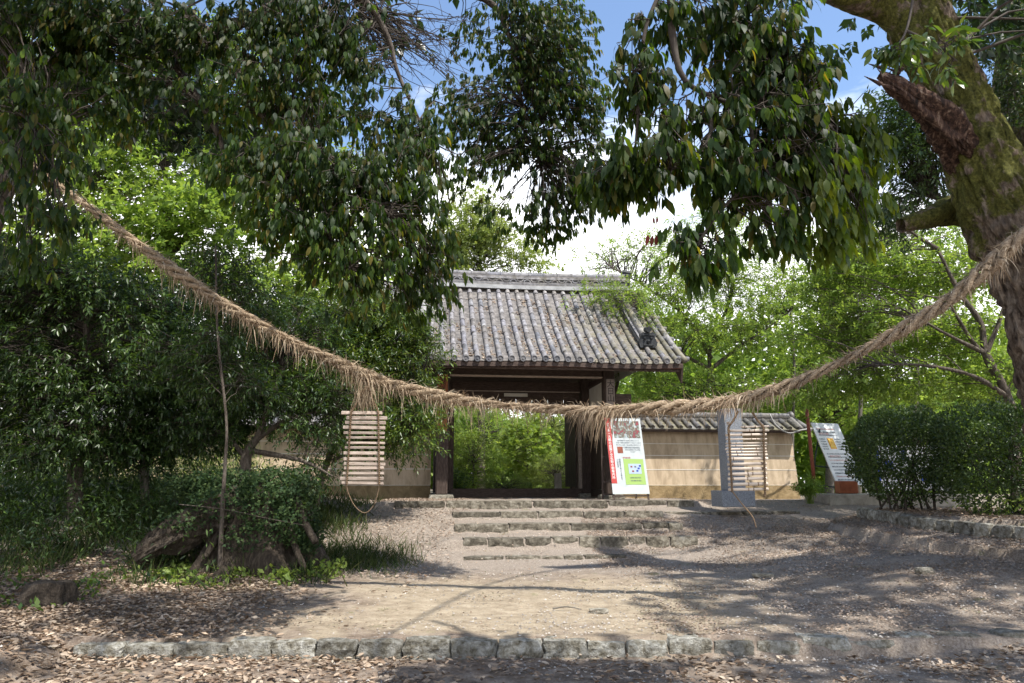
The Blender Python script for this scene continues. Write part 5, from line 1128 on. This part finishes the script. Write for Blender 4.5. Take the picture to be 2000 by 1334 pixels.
# lit trees farther back on the left
tree('sunlit yellow-green maple glowing behind the dark boughs', (330, 1000), 21, [(330, 850), (320, 650), (330, 450), (320, 300)], .2,
     [blob(200, 330, 20.5, 120, 80, 1.5), blob(330, 260, 21, 150, 80, 1.5), blob(380, 420, 20.5, 130, 80, 1.5, 1.2), blob(230, 480, 20.5, 110, 70, 1.3), blob(480, 330, 21, 100, 100, 1.3), blob(350, 130, 21, 170, 80, 1.5), blob(400, 540, 20.5, 120, 50, 1.2)], 480, 11, 7, .20, 'oval', LM['maple'], 71, sig=(.5, .5, .16), droop=.12, twigs=False, name='maple_tree', limbs_px=([(325, 560, 21), (250, 430, 20.8), (180, 350, 20.5)], [(330, 500, 21), (420, 400, 20.8), (500, 320, 20.6)]))
tree('tall green tree behind the cream wall at the far edge', (60, 1000), 24, [(60, 800), (50, 500), (60, 200)], .25,
     [blob(60, 200, 24, 200, 160, 2), blob(-60, 450, 23, 160, 160, 2), blob(560, 600, 25, 170, 110, 1.6), blob(480, 750, 25, 150, 70, 1.5), blob(130, 620, 23, 200, 120, 1.8), blob(620, 400, 26, 140, 150, 1.8)], 520, 11, 7, .23, 'oval', LM['fresh'], 72, sig=(.6, .5, .3), droop=.2, twigs=False)
# tree behind the roof
tree('olive-green tree rising behind the gate ridge', (940, 1000), 32, [(940, 800), (935, 600), (940, 450)], .2,
     [blob(930, 450, 31, 60, 60, 1.4, 1.2), blob(985, 480, 31, 70, 45, 1.3, 1.1), blob(1050, 515, 31, 40, 22, .9, .8), blob(880, 500, 31, 70, 60, 1.3, 1.2), blob(920, 395, 31, 35, 25, .9, .7)], 220, 12, 8, .16, 'oval', LM['pale'], 73, sig=(.4, .4, .28), droop=.2, twigs=False)

# ------------------------------------------------------------------ right trees
tree('airy pale-green cherry tree reaching over the gate roof corner', (1430, 1000), 22.4, [(1425, 880), (1400, 780), (1385, 700), (1400, 650)], .13,
     [blob(1240, 610, 20.0, 70, 45, .8, 1.2), blob(1195, 570, 20.0, 40, 30, .6, 1.2), blob(1300, 560, 21, 90, 50, 1.0, 1.1), blob(1180, 510, 23, 60, 35, .9, .8), blob(1290, 490, 22, 90, 45, 1.0, .8), blob(1400, 540, 22, 90, 60, 1.2), blob(1360, 640, 21.5, 90, 55, 1.0, 1.1), blob(1270, 660, 20, 45, 26, .6), blob(1450, 640, 22, 80, 60, 1.0), blob(1500, 560, 22, 70, 70, 1.0), blob(1390, 440, 23, 80, 60, 1.2, .5), blob(1500, 470, 23, 70, 50, 1.2, .45), blob(1300, 750, 22, 90, 50, 1.0, .9), blob(1430, 760, 21.8, 80, 40, .8)],
     560, 9, 7, .13, 'slim', LM['maple'], 81, sig=(.4, .35, .14), droop=.15, twigs=True, name='cherry_tree', brad=.010, bark='bark',
     limbs_px=([(1390, 720, 22.3), (1440, 680, 22.2), (1500, 640, 22), (1548, 604, 21.8)], [(1390, 700, 22.4), (1340, 620, 22), (1260, 560, 21.5), (1190, 520, 21.5)], [(1395, 660, 22.4), (1430, 560, 22.6), (1400, 460, 22.8), (1380, 380, 23)], [(1390, 720, 22.3), (1370, 790, 22), (1360, 840, 22)], [(1385, 720, 22.3), (1330, 690, 21.5), (1280, 660, 20.4), (1250, 600, 20.2)]))
tree('layered yellow-green maple with a forking pale trunk behind the hedges', (1985, 960), 15.4, [(1980, 860), (1968, 775), (1926, 693), (1915, 631), (1872, 568), (1832, 488)], .12,
     [blob(1700, 520, 16.5, 120, 50, 1.0, 1.1), blob(1600, 560, 16.7, 90, 50, 1.0), blob(1820, 540, 16.5, 110, 60, 1.0, 1.1), blob(1930, 520, 16.7, 80, 60, .9), blob(1720, 640, 16.3, 130, 50, .9, 1.1), blob(1860, 660, 16.3, 110, 50, .9, 1.1), blob(1610, 660, 16.6, 80, 50, .9), blob(1700, 740, 16.1, 120, 42, .9, 1.1), blob(1830, 760, 16.1, 120, 36, .8, 1.1), blob(1950, 730, 16.1, 70, 60, .8), blob(1600, 760, 16.5, 70, 42, .8, .9), blob(1650, 470, 16.7, 80, 40, .8, .9)],
     600, 8, 8, .110, 'oval', LM['maple'], 82, sig=(.34, .34, .06), droop=.10, twigs=True, twf=.25, nbr=110, twmat=MAT['bark'], name='maple_tree', bark='bark', brad=.007, flatn=1.2,
     limbs_px=([(1926, 693, 15.4), (1900, 668, 15.3), (1866, 613, 15.2), (1850, 580, 15.2)], [(1968, 775, 15.4), (1898, 733, 15.2), (1798, 713, 15.0), (1713, 713, 14.9)], [(1923, 690, 15.4), (1883, 670, 15.2), (1835, 645, 15), (1801, 625, 14.9)], [(1832, 488, 15.4), (1760, 440, 15.2)], [(1926, 693, 15.4), (1960, 600, 15.3), (1975, 500, 15.3)]))
tree('rounder green maple farther back between the cherry and the pale-trunked maple', (1620, 980), 25, [(1620, 860), (1610, 700), (1600, 560)], .16,
     [blob(1600, 580, 25, 110, 70, 1.4), blob(1520, 690, 24.5, 110, 70, 1.3), blob(1650, 700, 24.5, 110, 70, 1.3), blob(1560, 790, 24, 110, 45, 1.2), blob(1760, 620, 25, 120, 110, 1.5), blob(1900, 640, 25, 120, 120, 1.5), blob(1700, 800, 24, 130, 45, 1.2), blob(1680, 500, 26, 110, 50, 1.4), blob(1870, 470, 26, 120, 70, 1.4)],
     420, 9, 7, .19, 'oval', LM['maple'], 83, sig=(.5, .4, .18), droop=.15, twigs=False, name='maple_tree', bark='pale_bark')
for k, (px, Y, r) in enumerate(((1676, 20, .07), (1785, 21, .09), (1545, 23, .06))):
    a = P(px, 960, Y); o = thing('slim_tree', ('thin straight trunk rising behind the tilted notice board', 'grey trunk glimpsed above the first hedge', 'thin trunk behind the end of the tiled wall')[k], 'tree', (a.x, Y, 1.2))
    limb(o, [Vector((a.x, Y, 1.1)), P(px + 3, 850, Y), P(px + 6, 700, Y), P(px - 4, 560, Y)], r, r * .5, MAT['pale_bark'], 'trunk', 10, 20, .1, k)
    crown(o, [[P(px + 3, 800, Y), P(px - 4, 560, Y)]], [blob(px, 620, Y, 60, 60, .7), blob(px + 20, 720, Y, 50, 40, .6)], 30, 7, 6, .11, 'oval', LM['maple'], 200 + k, sig=(.3, .3, .14), twigs=False)

# ------------------------------------------------------------------ garden beyond the gate
def shrub(lab, x, y, z, rx, ry, rz, n, size, kind, mat, seed, ns=60, sig=.16, name='garden_shrub', core=True):
    o = thing(name, lab, 'shrub', (x, y, z - rz * .9))
    limb(o, [Vector((x, y, z - rz)), Vector((x, y, z))], .04, .02, MAT['bark'], 'stem', 8, 6)
    crown(o, [[Vector((x, y, z - rz)), Vector((x, y, z))]], [wblob(x, y, z, rx, ry, rz)], ns, n, 6, size, kind, mat, seed, sig=(sig, sig, sig * .8), droop=.15, twigs=False, shell=.55, arch=.02)
    return o
def gp(px, py, Y, rx, ry): q = P(px, py, Y); s = Y / 1427; return q.x, Y, q.z, rx * s, rx * s * .9, ry * s
shrub('bright green rounded bush at the left of the gate opening', *gp(925, 900, 25, 48, 55), 9, .10, 'oval', LM['fresh'], 301, 110, .14)
shrub('big-leaved green bush in the middle of the gate opening', *gp(1030, 880, 28, 50, 55), 8, .17, 'star', LM['fresh'], 302, 90, .18)
shrub('fine pale-leaved bush behind the small stone marker', *gp(1085, 925, 26, 42, 34), 10, .07, 'lance', LM['pale'], 303, 110, .12)
shrub('low lime-green ground bush just inside the threshold', *gp(985, 950, 24, 50, 20), 9, .08, 'lance', LM['pale'], 304, 80, .1)
shrub('tall feathery green shrub high behind the bright rounded bush', *gp(945, 840, 33, 70, 50), 10, .13, 'lance', LM['maple'], 305, 150, .25)
shrub('pale cloud-pruned shrub at the upper right of the gate opening', *gp(1080, 830, 36, 60, 45), 9, .13, 'oval', LM['pale'], 306, 130, .25)
shrub('dark leafy bush in the lower left corner of the gate opening', *gp(890, 945, 23.5, 22, 22), 8, .09, 'oval', LM['dark'], 307, 40, .1)
mb = MB(); q = P(1090, 957, 23.2); mb.bbox(-.11, .11, -.11, .11, 0, .72, .02); o = mb.build('stone_marker', MAT['concrete']); o.location = (q.x, q.y, 1.2); tag(o, 'short square stone marker post beyond the gate threshold', 'marker')
# far woods
def woods(name, lab, xr, yr, ztop, n, size, mat, seed):
    g = np.random.default_rng(seed); m = n // 14
    cx = g.uniform(*xr, m); cy = g.uniform(*yr, m); cz = 1.0 + (ztop - 1.0) * g.random(m) ** .8 * (.75 + .25 * np.sin(cx * .35 + seed)); c = np.stack([cx, cy, cz], 1)
    pos = np.repeat(c, 14, 0) + g.normal(size=(m * 14, 3)) * np.array([.6, .5, .4]); N_ = len(pos)
    o = leaves(name, pos, g.normal(size=(N_, 3)) + np.array([0, -.3, -.3]), np.array([0, 0, 1.]) + g.normal(size=(N_, 3)) * .5, size * (.7 + .6 * g.random(N_)), 'oval', mat)
    tag(o, lab, 'woods')
woods('woods', 'mixed green woodland closing the view behind the walls', (-42, -5), (27, 40), 12.5, 40000, .5, LM['fresh'], 91)
woods('woods', 'light green woodland seen beyond the gate garden', (-9, 10), (38, 50), 8.6, 34000, .44, LM['maple'], 92)
woods('woods', 'bright woodland closing the view behind the maples', (6, 44), (28, 42), 9.0, 42000, .5, LM['maple'], 93)

# ------------------------------------------------------------------ hedges
def hedge(lab, px0, px1, py0, py1, Y, seed, dep=.95):
    c = P((px0 + px1) / 2, (py0 + py1) / 2, Y); s = Y / 1427; rx, rz, ry = (px1 - px0) / 2 * s, (py1 - py0) / 2 * s, dep
    o = thing('clipped_hedge', lab, 'hedge', (c.x, Y, c.z - rz), 0, 'clipped hedges on the bank'); g = np.random.default_rng(seed)
    n = 26000; v = unit(g.normal(size=(n, 3))); v = np.sign(v) * np.abs(v) ** .84; v /= (np.abs(v) ** 2.25).sum(1, keepdims=True) ** (1 / 2.25)
    wob = np.array([mn.noise(Vector((q * 2.2).tolist()) + Vector((seed, 0, 0))) for q in v]) * .17 + np.where(g.random(n) < .03, g.random(n) * .09, 0)
    depth = 1 - np.abs(g.normal(size=n)) * .16; pos = np.array(c) + v * (depth + wob)[:, None] * np.array([rx, ry, rz])
    lowgap = (pos[:, 2] < c.z - rz * .45) & (g.random(n) < .55); keep = ~lowgap; pos, vv = pos[keep], v[keep]; n = len(pos)
    d = unit(vv * .7 + g.normal(size=(n, 3)) * .7 + np.array([0, 0, .3])); leaves('foliage', pos, d, vv + g.normal(size=(n, 3)) * .5, .055 * (.6 + .7 * g.random(n)), 'oval', LM['hedge'], o, o.location)
    st = []; 
    for k in range(16):
        a = Vector((c.x + g.uniform(-.5, .5) * rx, Y + g.uniform(-.4, .4), c.z - rz * 1.08)); e = Vector((c.x + g.uniform(-.85, .85) * rx, Y + g.uniform(-.7, .7) * ry, c.z + g.uniform(-.2, .7) * rz)); m_ = a.lerp(e, .5) + Vector((g.normal() * .1, g.normal() * .1, .1)); st.append(spline([a, m_, e], 8))
    V, F = batch_tubes(np.array(st), np.linspace(.022, .006, 8)[None].repeat(16, 0), 5); mk('stems', V, F, MAT['twig'], o, True, o.location)
    return o
hedge('clipped dark hedge mound nearer the notice board', 1664, 1868, 794, 985, 13.6, 401)
hedge('larger clipped hedge mound nearest the leaning mossy tree', 1830, 2100, 784, 1015, 12.2, 402)
bn = thing('cloth_banner', 'white and blue cloth half hidden behind the hedge stems', 'banner', P(1790, 955, 16.3))
mb = MB(); a, b_ = P(1715, 870, 16.3), P(1870, 958, 16.3); mb.box(a.x, b_.x, 16.3, 16.32, b_.z, a.z); mb.build('sheet', MAT['cloth'], bn, off=bn.location)
mb = MB()
for (x0, y0, x1, y1) in ((1712, 880, 1722, 940), (1730, 900, 1745, 915), (1800, 925, 1840, 940), (1760, 880, 1770, 900)):
    mb = MB(); p, q = P(x0, y0, 16.28), P(x1, y1, 16.28); mb.box(p.x, q.x, 16.285, 16.297, q.z, p.z); mb.build('blue_patch', MAT['dark_blue'], bn, off=bn.location)
# plant at the wall end
pl = thing('leafy_plant', 'fresh lime-green plant clump at the foot of the wall end', 'plant', (P(1584, 978, 17.0).x, 17.0, 1.14)); c = pl.location; g = np.random.default_rng(8)
n = 64; az = g.random(n) * 6.28; rr = g.random(n) ** .5; e = np.stack([c[0] + np.cos(az) * rr * .42, c[1] + np.sin(az) * rr * .34, c[2] + .30 + .38 * (1 - rr * .8) + g.normal(size=n) * .03], 1); s0 = np.array(c)[None] + g.normal(size=(n, 3)) * np.array([.05, .05, 0])
t = np.linspace(0, 1, 6)[None, :, None]; path = s0[:, None] * (1 - t) + e[:, None] * t + np.array([0, 0, .08]) * 4 * t * (1 - t); V, F = batch_tubes(path, np.full((n, 6), .004), 3); mk('stems', V, F, LM['fresh'], pl, False, pl.location)
q = path[np.repeat(np.arange(n), 16), g.integers(2, 6, n * 16)]; m = len(q); d = np.stack([g.normal(size=m), g.normal(size=m), -.25 + g.normal(size=m) * .3], 1) + (q - np.array(c)) * 1.5 * np.array([1, 1, .1]); leaves('foliage', q, d, np.tile([0, 0, 1.], (m, 1)) + g.normal(size=(m, 3)) * .3, .12 * (.6 + .6 * g.random(m)), 'lance', LM['maple'], pl, pl.location)

# ------------------------------------------------------------------ ivy stump
sc = P(500, 1105, 11.3); sc.z = float(H(sc.x, 11.3)); stp = thing('ivy_stump', 'old hollow stump with flared roots overgrown with ivy', 'stump', (sc.x, 11.3, sc.z))
V = []; ns, nr = 64, 26
for i in range(nr):
    f = i / (nr - 1)
    for j in range(ns):
        a = j / ns * 2 * math.pi; fl = .16 * math.sin(a * 6 + 1) + .09 * math.sin(a * 11 + 2) + mn.noise(Vector((math.cos(a) * 3, math.sin(a) * 3, f * 2))) * .35
        r = (.62 + .30 * (1 - f) ** 2.2) * (1 + fl * (1 - .6 * f)) * (1 if f < .92 else .8); h = 1.22 + .25 * mn.noise(Vector((math.cos(a) * 2, math.sin(a) * 2, 7)))
        V.append((math.cos(a) * r * 1.15, math.sin(a) * r * .85, -.1 + h * f))
V.append((0, 0, .9)); F = [(i * ns + j, i * ns + (j + 1) % ns, (i + 1) * ns + (j + 1) % ns, (i + 1) * ns + j) for i in range(nr - 1) for j in range(ns)] + [((nr - 1) * ns + j, (nr - 1) * ns + (j + 1) % ns, len(V) - 1) for j in range(ns)]
mk('stump_wood', V, F, MAT['stumpbark'], stp, True)
bigtrunk(stp, [P(470, 1000, 11.1), P(400, 1015, 10.9), P(330, 1050, 10.7), P(262, 1092, 10.5)], [.33, .29, .22, .10], 56, 60, MAT['stumpbark'], 'fallen_bole', amp=.22, seed=44, depth=.26)
for (x, y, dx) in ((455, 1060, -.1), (520, 1080, .05), (575, 1060, .2), (590, 1010, .25), (430, 1040, -.15), (545, 1065, .12)):
    p = P(x, y, 10.75); limb(stp, [p + Vector((-dx * .6, .15, .35)), p, p + Vector((dx, -.12, -.35))], .07, .04, MAT['stumpbark'], 'root', 8, 12, .25, x)
g = np.random.default_rng(15); bl = [blob(545, 955, 11.1, 75, 42, .6, 1.3), blob(580, 1010, 11.0, 42, 60, .5, 1.4), blob(520, 1000, 10.8, 50, 40, .3, .8), blob(440, 940, 11.3, 80, 24, .5), blob(500, 1010, 10.95, 60, 30, .25, .6), blob(600, 1050, 11.0, 30, 30, .35), blob(360, 950, 11.3, 50, 20, .4), blob(430, 985, 10.8, 70, 32, .3, .9), blob(490, 1050, 10.6, 60, 26, .2, .5), blob(350, 1020, 10.6, 50, 22, .25, .6)]
pos = in_blobs(bl, 11000, g, .35); pos = pos + g.normal(size=pos.shape) * .035; n = len(pos); leaves('ivy', pos, g.normal(size=(n, 3)) + np.array([.2, -.5, -.4]), g.normal(size=(n, 3)) * .5 + np.array([0, -.5, .6]), .055 * (.6 + .8 * g.random(n)), 'star', LM['ivy'], stp, stp.location)
V, F = batch_tubes(spline([P(350, 985, 10.6), P(440, 995, 10.5), P(520, 1012, 10.5), P(595, 1026, 10.55)], 20)[None], np.linspace(.007, .004, 20)[None], 6); tag(mk('fallen_stick', V, F, MAT['bark'], None, True), 'thin bare stick leaning across the ivy stump', 'stick')
for (a, b_, Y, lab) in (((1795, 1238), (1838, 1250), 7.55, 'dry fallen twig lying beside the sunken kerb stones'), ((1855, 1238), (1905, 1246), 7.6, 'second dry twig near the frame edge by the kerb end'), ((1080, 1200), (1135, 1204), 8.45, 'small twig lying on the sandy path')):
    p, q = P(*a, Y), P(*b_, Y); V, F = batch_tubes(spline([(p.x, p.y, float(H(p.x, p.y)) + .03), ((p.x + q.x) / 2, p.y + .03, float(H(p.x, p.y)) + .045), (q.x, q.y - .05, float(H(q.x, q.y)) + .03)], 8)[None], np.linspace(.011, .004, 8)[None], 6); tag(mk('twig', V, F, MAT['pale_bark'], None, True), lab, 'twig')

# ------------------------------------------------------------------ ground cover
def onground(x, y, lift=0.0): return np.stack([x, y, H(x, y) + lift], 1)
def samp(n, xr, yr, dens, g):
    x = g.uniform(*xr, n); y = g.uniform(*yr, n); d = dens(x, y); k = g.random(n) < d; return x[k], y[k]
def nz2(x, y, s, o=0):
    return np.array([mn.noise(Vector((a * s, b_ * s, o))) for a, b_ in zip(x, y)])
def blades(name, lab, x, y, hgt, mat, seed, spread=.5, wide=1.0, cat='grass'):
    g = np.random.default_rng(seed); n = len(x); pos = onground(x, y, -.01); d = g.normal(size=(n, 3)) * spread; d[:, 2] = 1
    V0, F0 = leafgeo(pos, d, g.normal(size=(n, 3)), hgt * (.5 + .8 * g.random(n)), 'blade'); TRIS[0] += len(F0)
    o = mk(name, V0, F0, mat); tag(o, lab, cat, None, 'stuff')
g = np.random.default_rng(101)
leftd = lambda x, y: sm(-2.3, -3.6, x + .25 * (y - 11)) * sm(9.3, 10.6, y - .12 * (x + 4)) 
x, y = samp(46000, (-11, -1.0), (9.2, 17), lambda x, y: sm(-2.2, -3.6, x + .12 * (y - 12)) * sm(9.5, 11.2, y + .15 * (x + 6)) * np.clip(.25 + .6 * sm(10.3, 11.2, y) + nz2(x, y, 1.1, 3) * 2.2, 0, 1) * .9, g); blades('grass', 'tall rough grass covering the shaded bank', x, y, .30, LM['grass'], 1, .6)
x, y = samp(9000, (-3.6, -1.4), (10.6, 13.4), lambda x, y: np.exp(-(((x + 2.55) / .75) ** 2 + ((y - 11.9) / .7) ** 2)) * 1.0, g); blades('grass', 'tuft of grass spilling onto the path beside the stump', x, y, .20, LM['grass'], 2, .6)
def cover(name, lab, n, xr, yr, dens, hmax, size, kind, mat, seed, cat='undergrowth'):
    g = np.random.default_rng(seed); x, y = samp(n, xr, yr, dens, g); m = len(x); hh = hmax * (.5 + .5 * np.clip(nz2(x, y, .9, seed) * 2 + .5, 0, 1)); z = H(x, y) + g.random(m) ** .7 * hh
    o = leaves(name, np.stack([x, y, z], 1), g.normal(size=(m, 3)) + np.array([0, -.3, .1]), np.array([0, -.2, 1.]) + g.normal(size=(m, 3)) * .5, size * (.6 + .7 * g.random(m)), kind, mat); tag(o, lab, cat, None, 'stuff')
cover('undergrowth', 'dark tangled undergrowth beneath the shaded trees', 26000, (-12, -3.6), (10.2, 16.5), lambda x, y: sm(-3.6, -4.6, x) * sm(10.0, 11.3, y), .85, .10, 'lance', LM['dark'], 5)
cover('bamboo_grass', 'sunlit bamboo grass at the back of the shaded bank', 9000, (-11, -6.0), (15.0, 19), lambda x, y: sm(-5.5, -6.5, x) * .9, 1.25, .2, 'blade', LM['fresh'], 6)
cover('weeds', 'pale green broad-leaved weeds at the foot of the stump', 1500, (-4.9, -2.4), (9.8, 10.9), lambda x, y: np.clip(nz2(x, y, 2.2, 3) * 2.5 + .35, 0, 1), .22, .09, 'oval', LM['fresh'], 7)
cover('weeds', 'low green weeds among dead leaves at the bank edge', 2500, (-8, -4.4), (8.2, 10.4), lambda x, y: np.clip(nz2(x, y, 1.6, 8) * 2.2 + .15, 0, 1), .20, .08, 'oval', LM['glossy'], 9)
cover('undergrowth', 'weeds and low plants at the foot of the clipped hedges', 2600, (7.2, 11), (9.2, 12.5), lambda x, y: (x > np.interp(y, BY, BX) + .35) * .7, .4, .10, 'lance', LM['fresh'], 10)
cover('moss_plants', 'tiny green plants scattered in the sandy path', 700, (-1, 3.5), (9.2, 11.2), lambda x, y: np.clip(nz2(x, y, 1.8, 2) * 4 - .6, 0, 1), .02, .03, 'oval', LM['grass'], 12)
def litter(name, lab, n, xr, yr, dens, size, mat, seed, kind='curl', lift=.012):
    g = np.random.default_rng(seed); x, y = samp(n, xr, yr, dens, g); m = len(x); a = g.random(m) * 6.28
    d = np.stack([np.cos(a), np.sin(a), g.normal(size=m) * .18], 1); nn = np.array([0, 0, 1.]) + g.normal(size=(m, 3)) * .35
    o = leaves(name, onground(x, y, lift) + np.array([0, 0, 1]) * (g.random(m) ** 2 * .03)[:, None], d, nn, size * (.55 + .7 * g.random(m)), kind, mat); tag(o, lab, 'leaves', None, 'stuff')
litter('fallen_leaves', 'large curled brown leaves strewn in front of the granite kerb', 11000, (-6.5, 6.5), (5.4, 7.1), lambda x, y: np.clip(.72 - .30 * sm(-3, 0, x) - .12 * sm(1, 4, x) + nz2(x, y, 1.4) * 1.1, .04, 1), .074, LM['litter'], 21)
litter('fallen_leaves', 'brown leaves carpeting the shaded path edge by the bank', 23000, (-8.5, -1.2), (7.0, 11.4), lambda x, y: np.clip(sm(-2.0, -3.4, x + .1 * (y - 7)) * .95 + nz2(x, y, 1.2, 4) * .25, 0, 1), .070, LM['litter'], 22)
litter('fallen_leaves', 'pinkish dry leaves on the sunlit slope beside the steps', 17000, (-5.2, -.9), (10.6, 18.2), lambda x, y: np.clip(.9 * sm(-.9, -1.4, x) + .0 + nz2(x, y, 1.5, 6) * .4, .0, 1), .046, LM['litter_pink'], 23, kind='oval')
litter('fallen_leaves', 'small leaves scattered over the gravel right of the steps', 76000, (1.4, 8.4), (7.3, 15.6), lambda x, y: np.clip(.34 + .55 * sm(-2.6, -.7, x - np.interp(y, BY, BX)) + .45 * sm(10.5, 13.5, y) + nz2(x, y, .9, 7) * 1.0 + nz2(x, y, 3.1, 17) * .5, .04, 1), .038, LM['litter_pink'], 24, kind='oval')
litter('fallen_leaves', 'pale leaves lying on the stone steps and terrace', 16000, (-1.3, 8.5), (11.8, 18.3), lambda x, y: np.clip(.22 + .55 * sm(3.6, 5, x) + nz2(x, y, 1.8, 9) * .5, 0, 1), .038, LM['litter_pink'], 25, lift=.022, kind='oval')
litter('fallen_leaves', 'sparse tiny leaf scraps on the sandy middle of the path', 9000, (-2.6, 3.2), (7.4, 12.8), lambda x, y: np.clip(.16 + nz2(x, y, 1.6, 10) * .6, .02, 1), .035, LM['litter'], 26, kind='oval')
litter('fallen_leaves', 'leaves heaped on the bank under the clipped hedges', 5000, (6.8, 11), (8.2, 15.5), lambda x, y: (x > np.interp(y, BY, BX) + .12) * .9, .07, LM['litter'], 27)
# gravel
g = np.random.default_rng(61); x, y = samp(42000, (-6, 8), (5.6, 13.5), lambda x, y: np.clip(.25 + .45 * sm(0, 3, x) + nz2(x, y, 1.1, 12) * .7, .04, 1), g); m = len(x)
V0 = np.array([(1, 0, 0), (0, 1, 0), (-1, 0, 0), (0, -1, 0), (0, 0, .7), (0, 0, -.5)], float); F0 = np.array([(0, 1, 4), (1, 2, 4), (2, 3, 4), (3, 0, 4)])
sz = .006 + .013 * g.random(m) ** 3; rot = g.random(m) * 6.28; jit = 1 + g.normal(size=(m, 6, 3)) * .25; V = V0[None] * jit * sz[:, None, None]; cx_, sx__ = np.cos(rot)[:, None], np.sin(rot)[:, None]
V = np.stack([V[..., 0] * cx_ - V[..., 1] * sx__, V[..., 0] * sx__ + V[..., 1] * cx_, V[..., 2]], -1) + onground(x, y, .006)[:, None]
F = (np.arange(m)[:, None, None] * 6 + F0[None]).reshape(-1, 3); o = mk('gravel', V.reshape(-1, 3), F, leafmat('gravel_stone', [(.16, .14, .12), (.3, .27, .24), (.45, .42, .38), (.22, .19, .16)], 0, (1, 1, 1), .85, .2)); tag(o, 'small gravel stones strewn over the path', 'gravel', None, 'stuff')
print('leaf tris', TRIS[0], 'objects', len(bpy.data.objects))
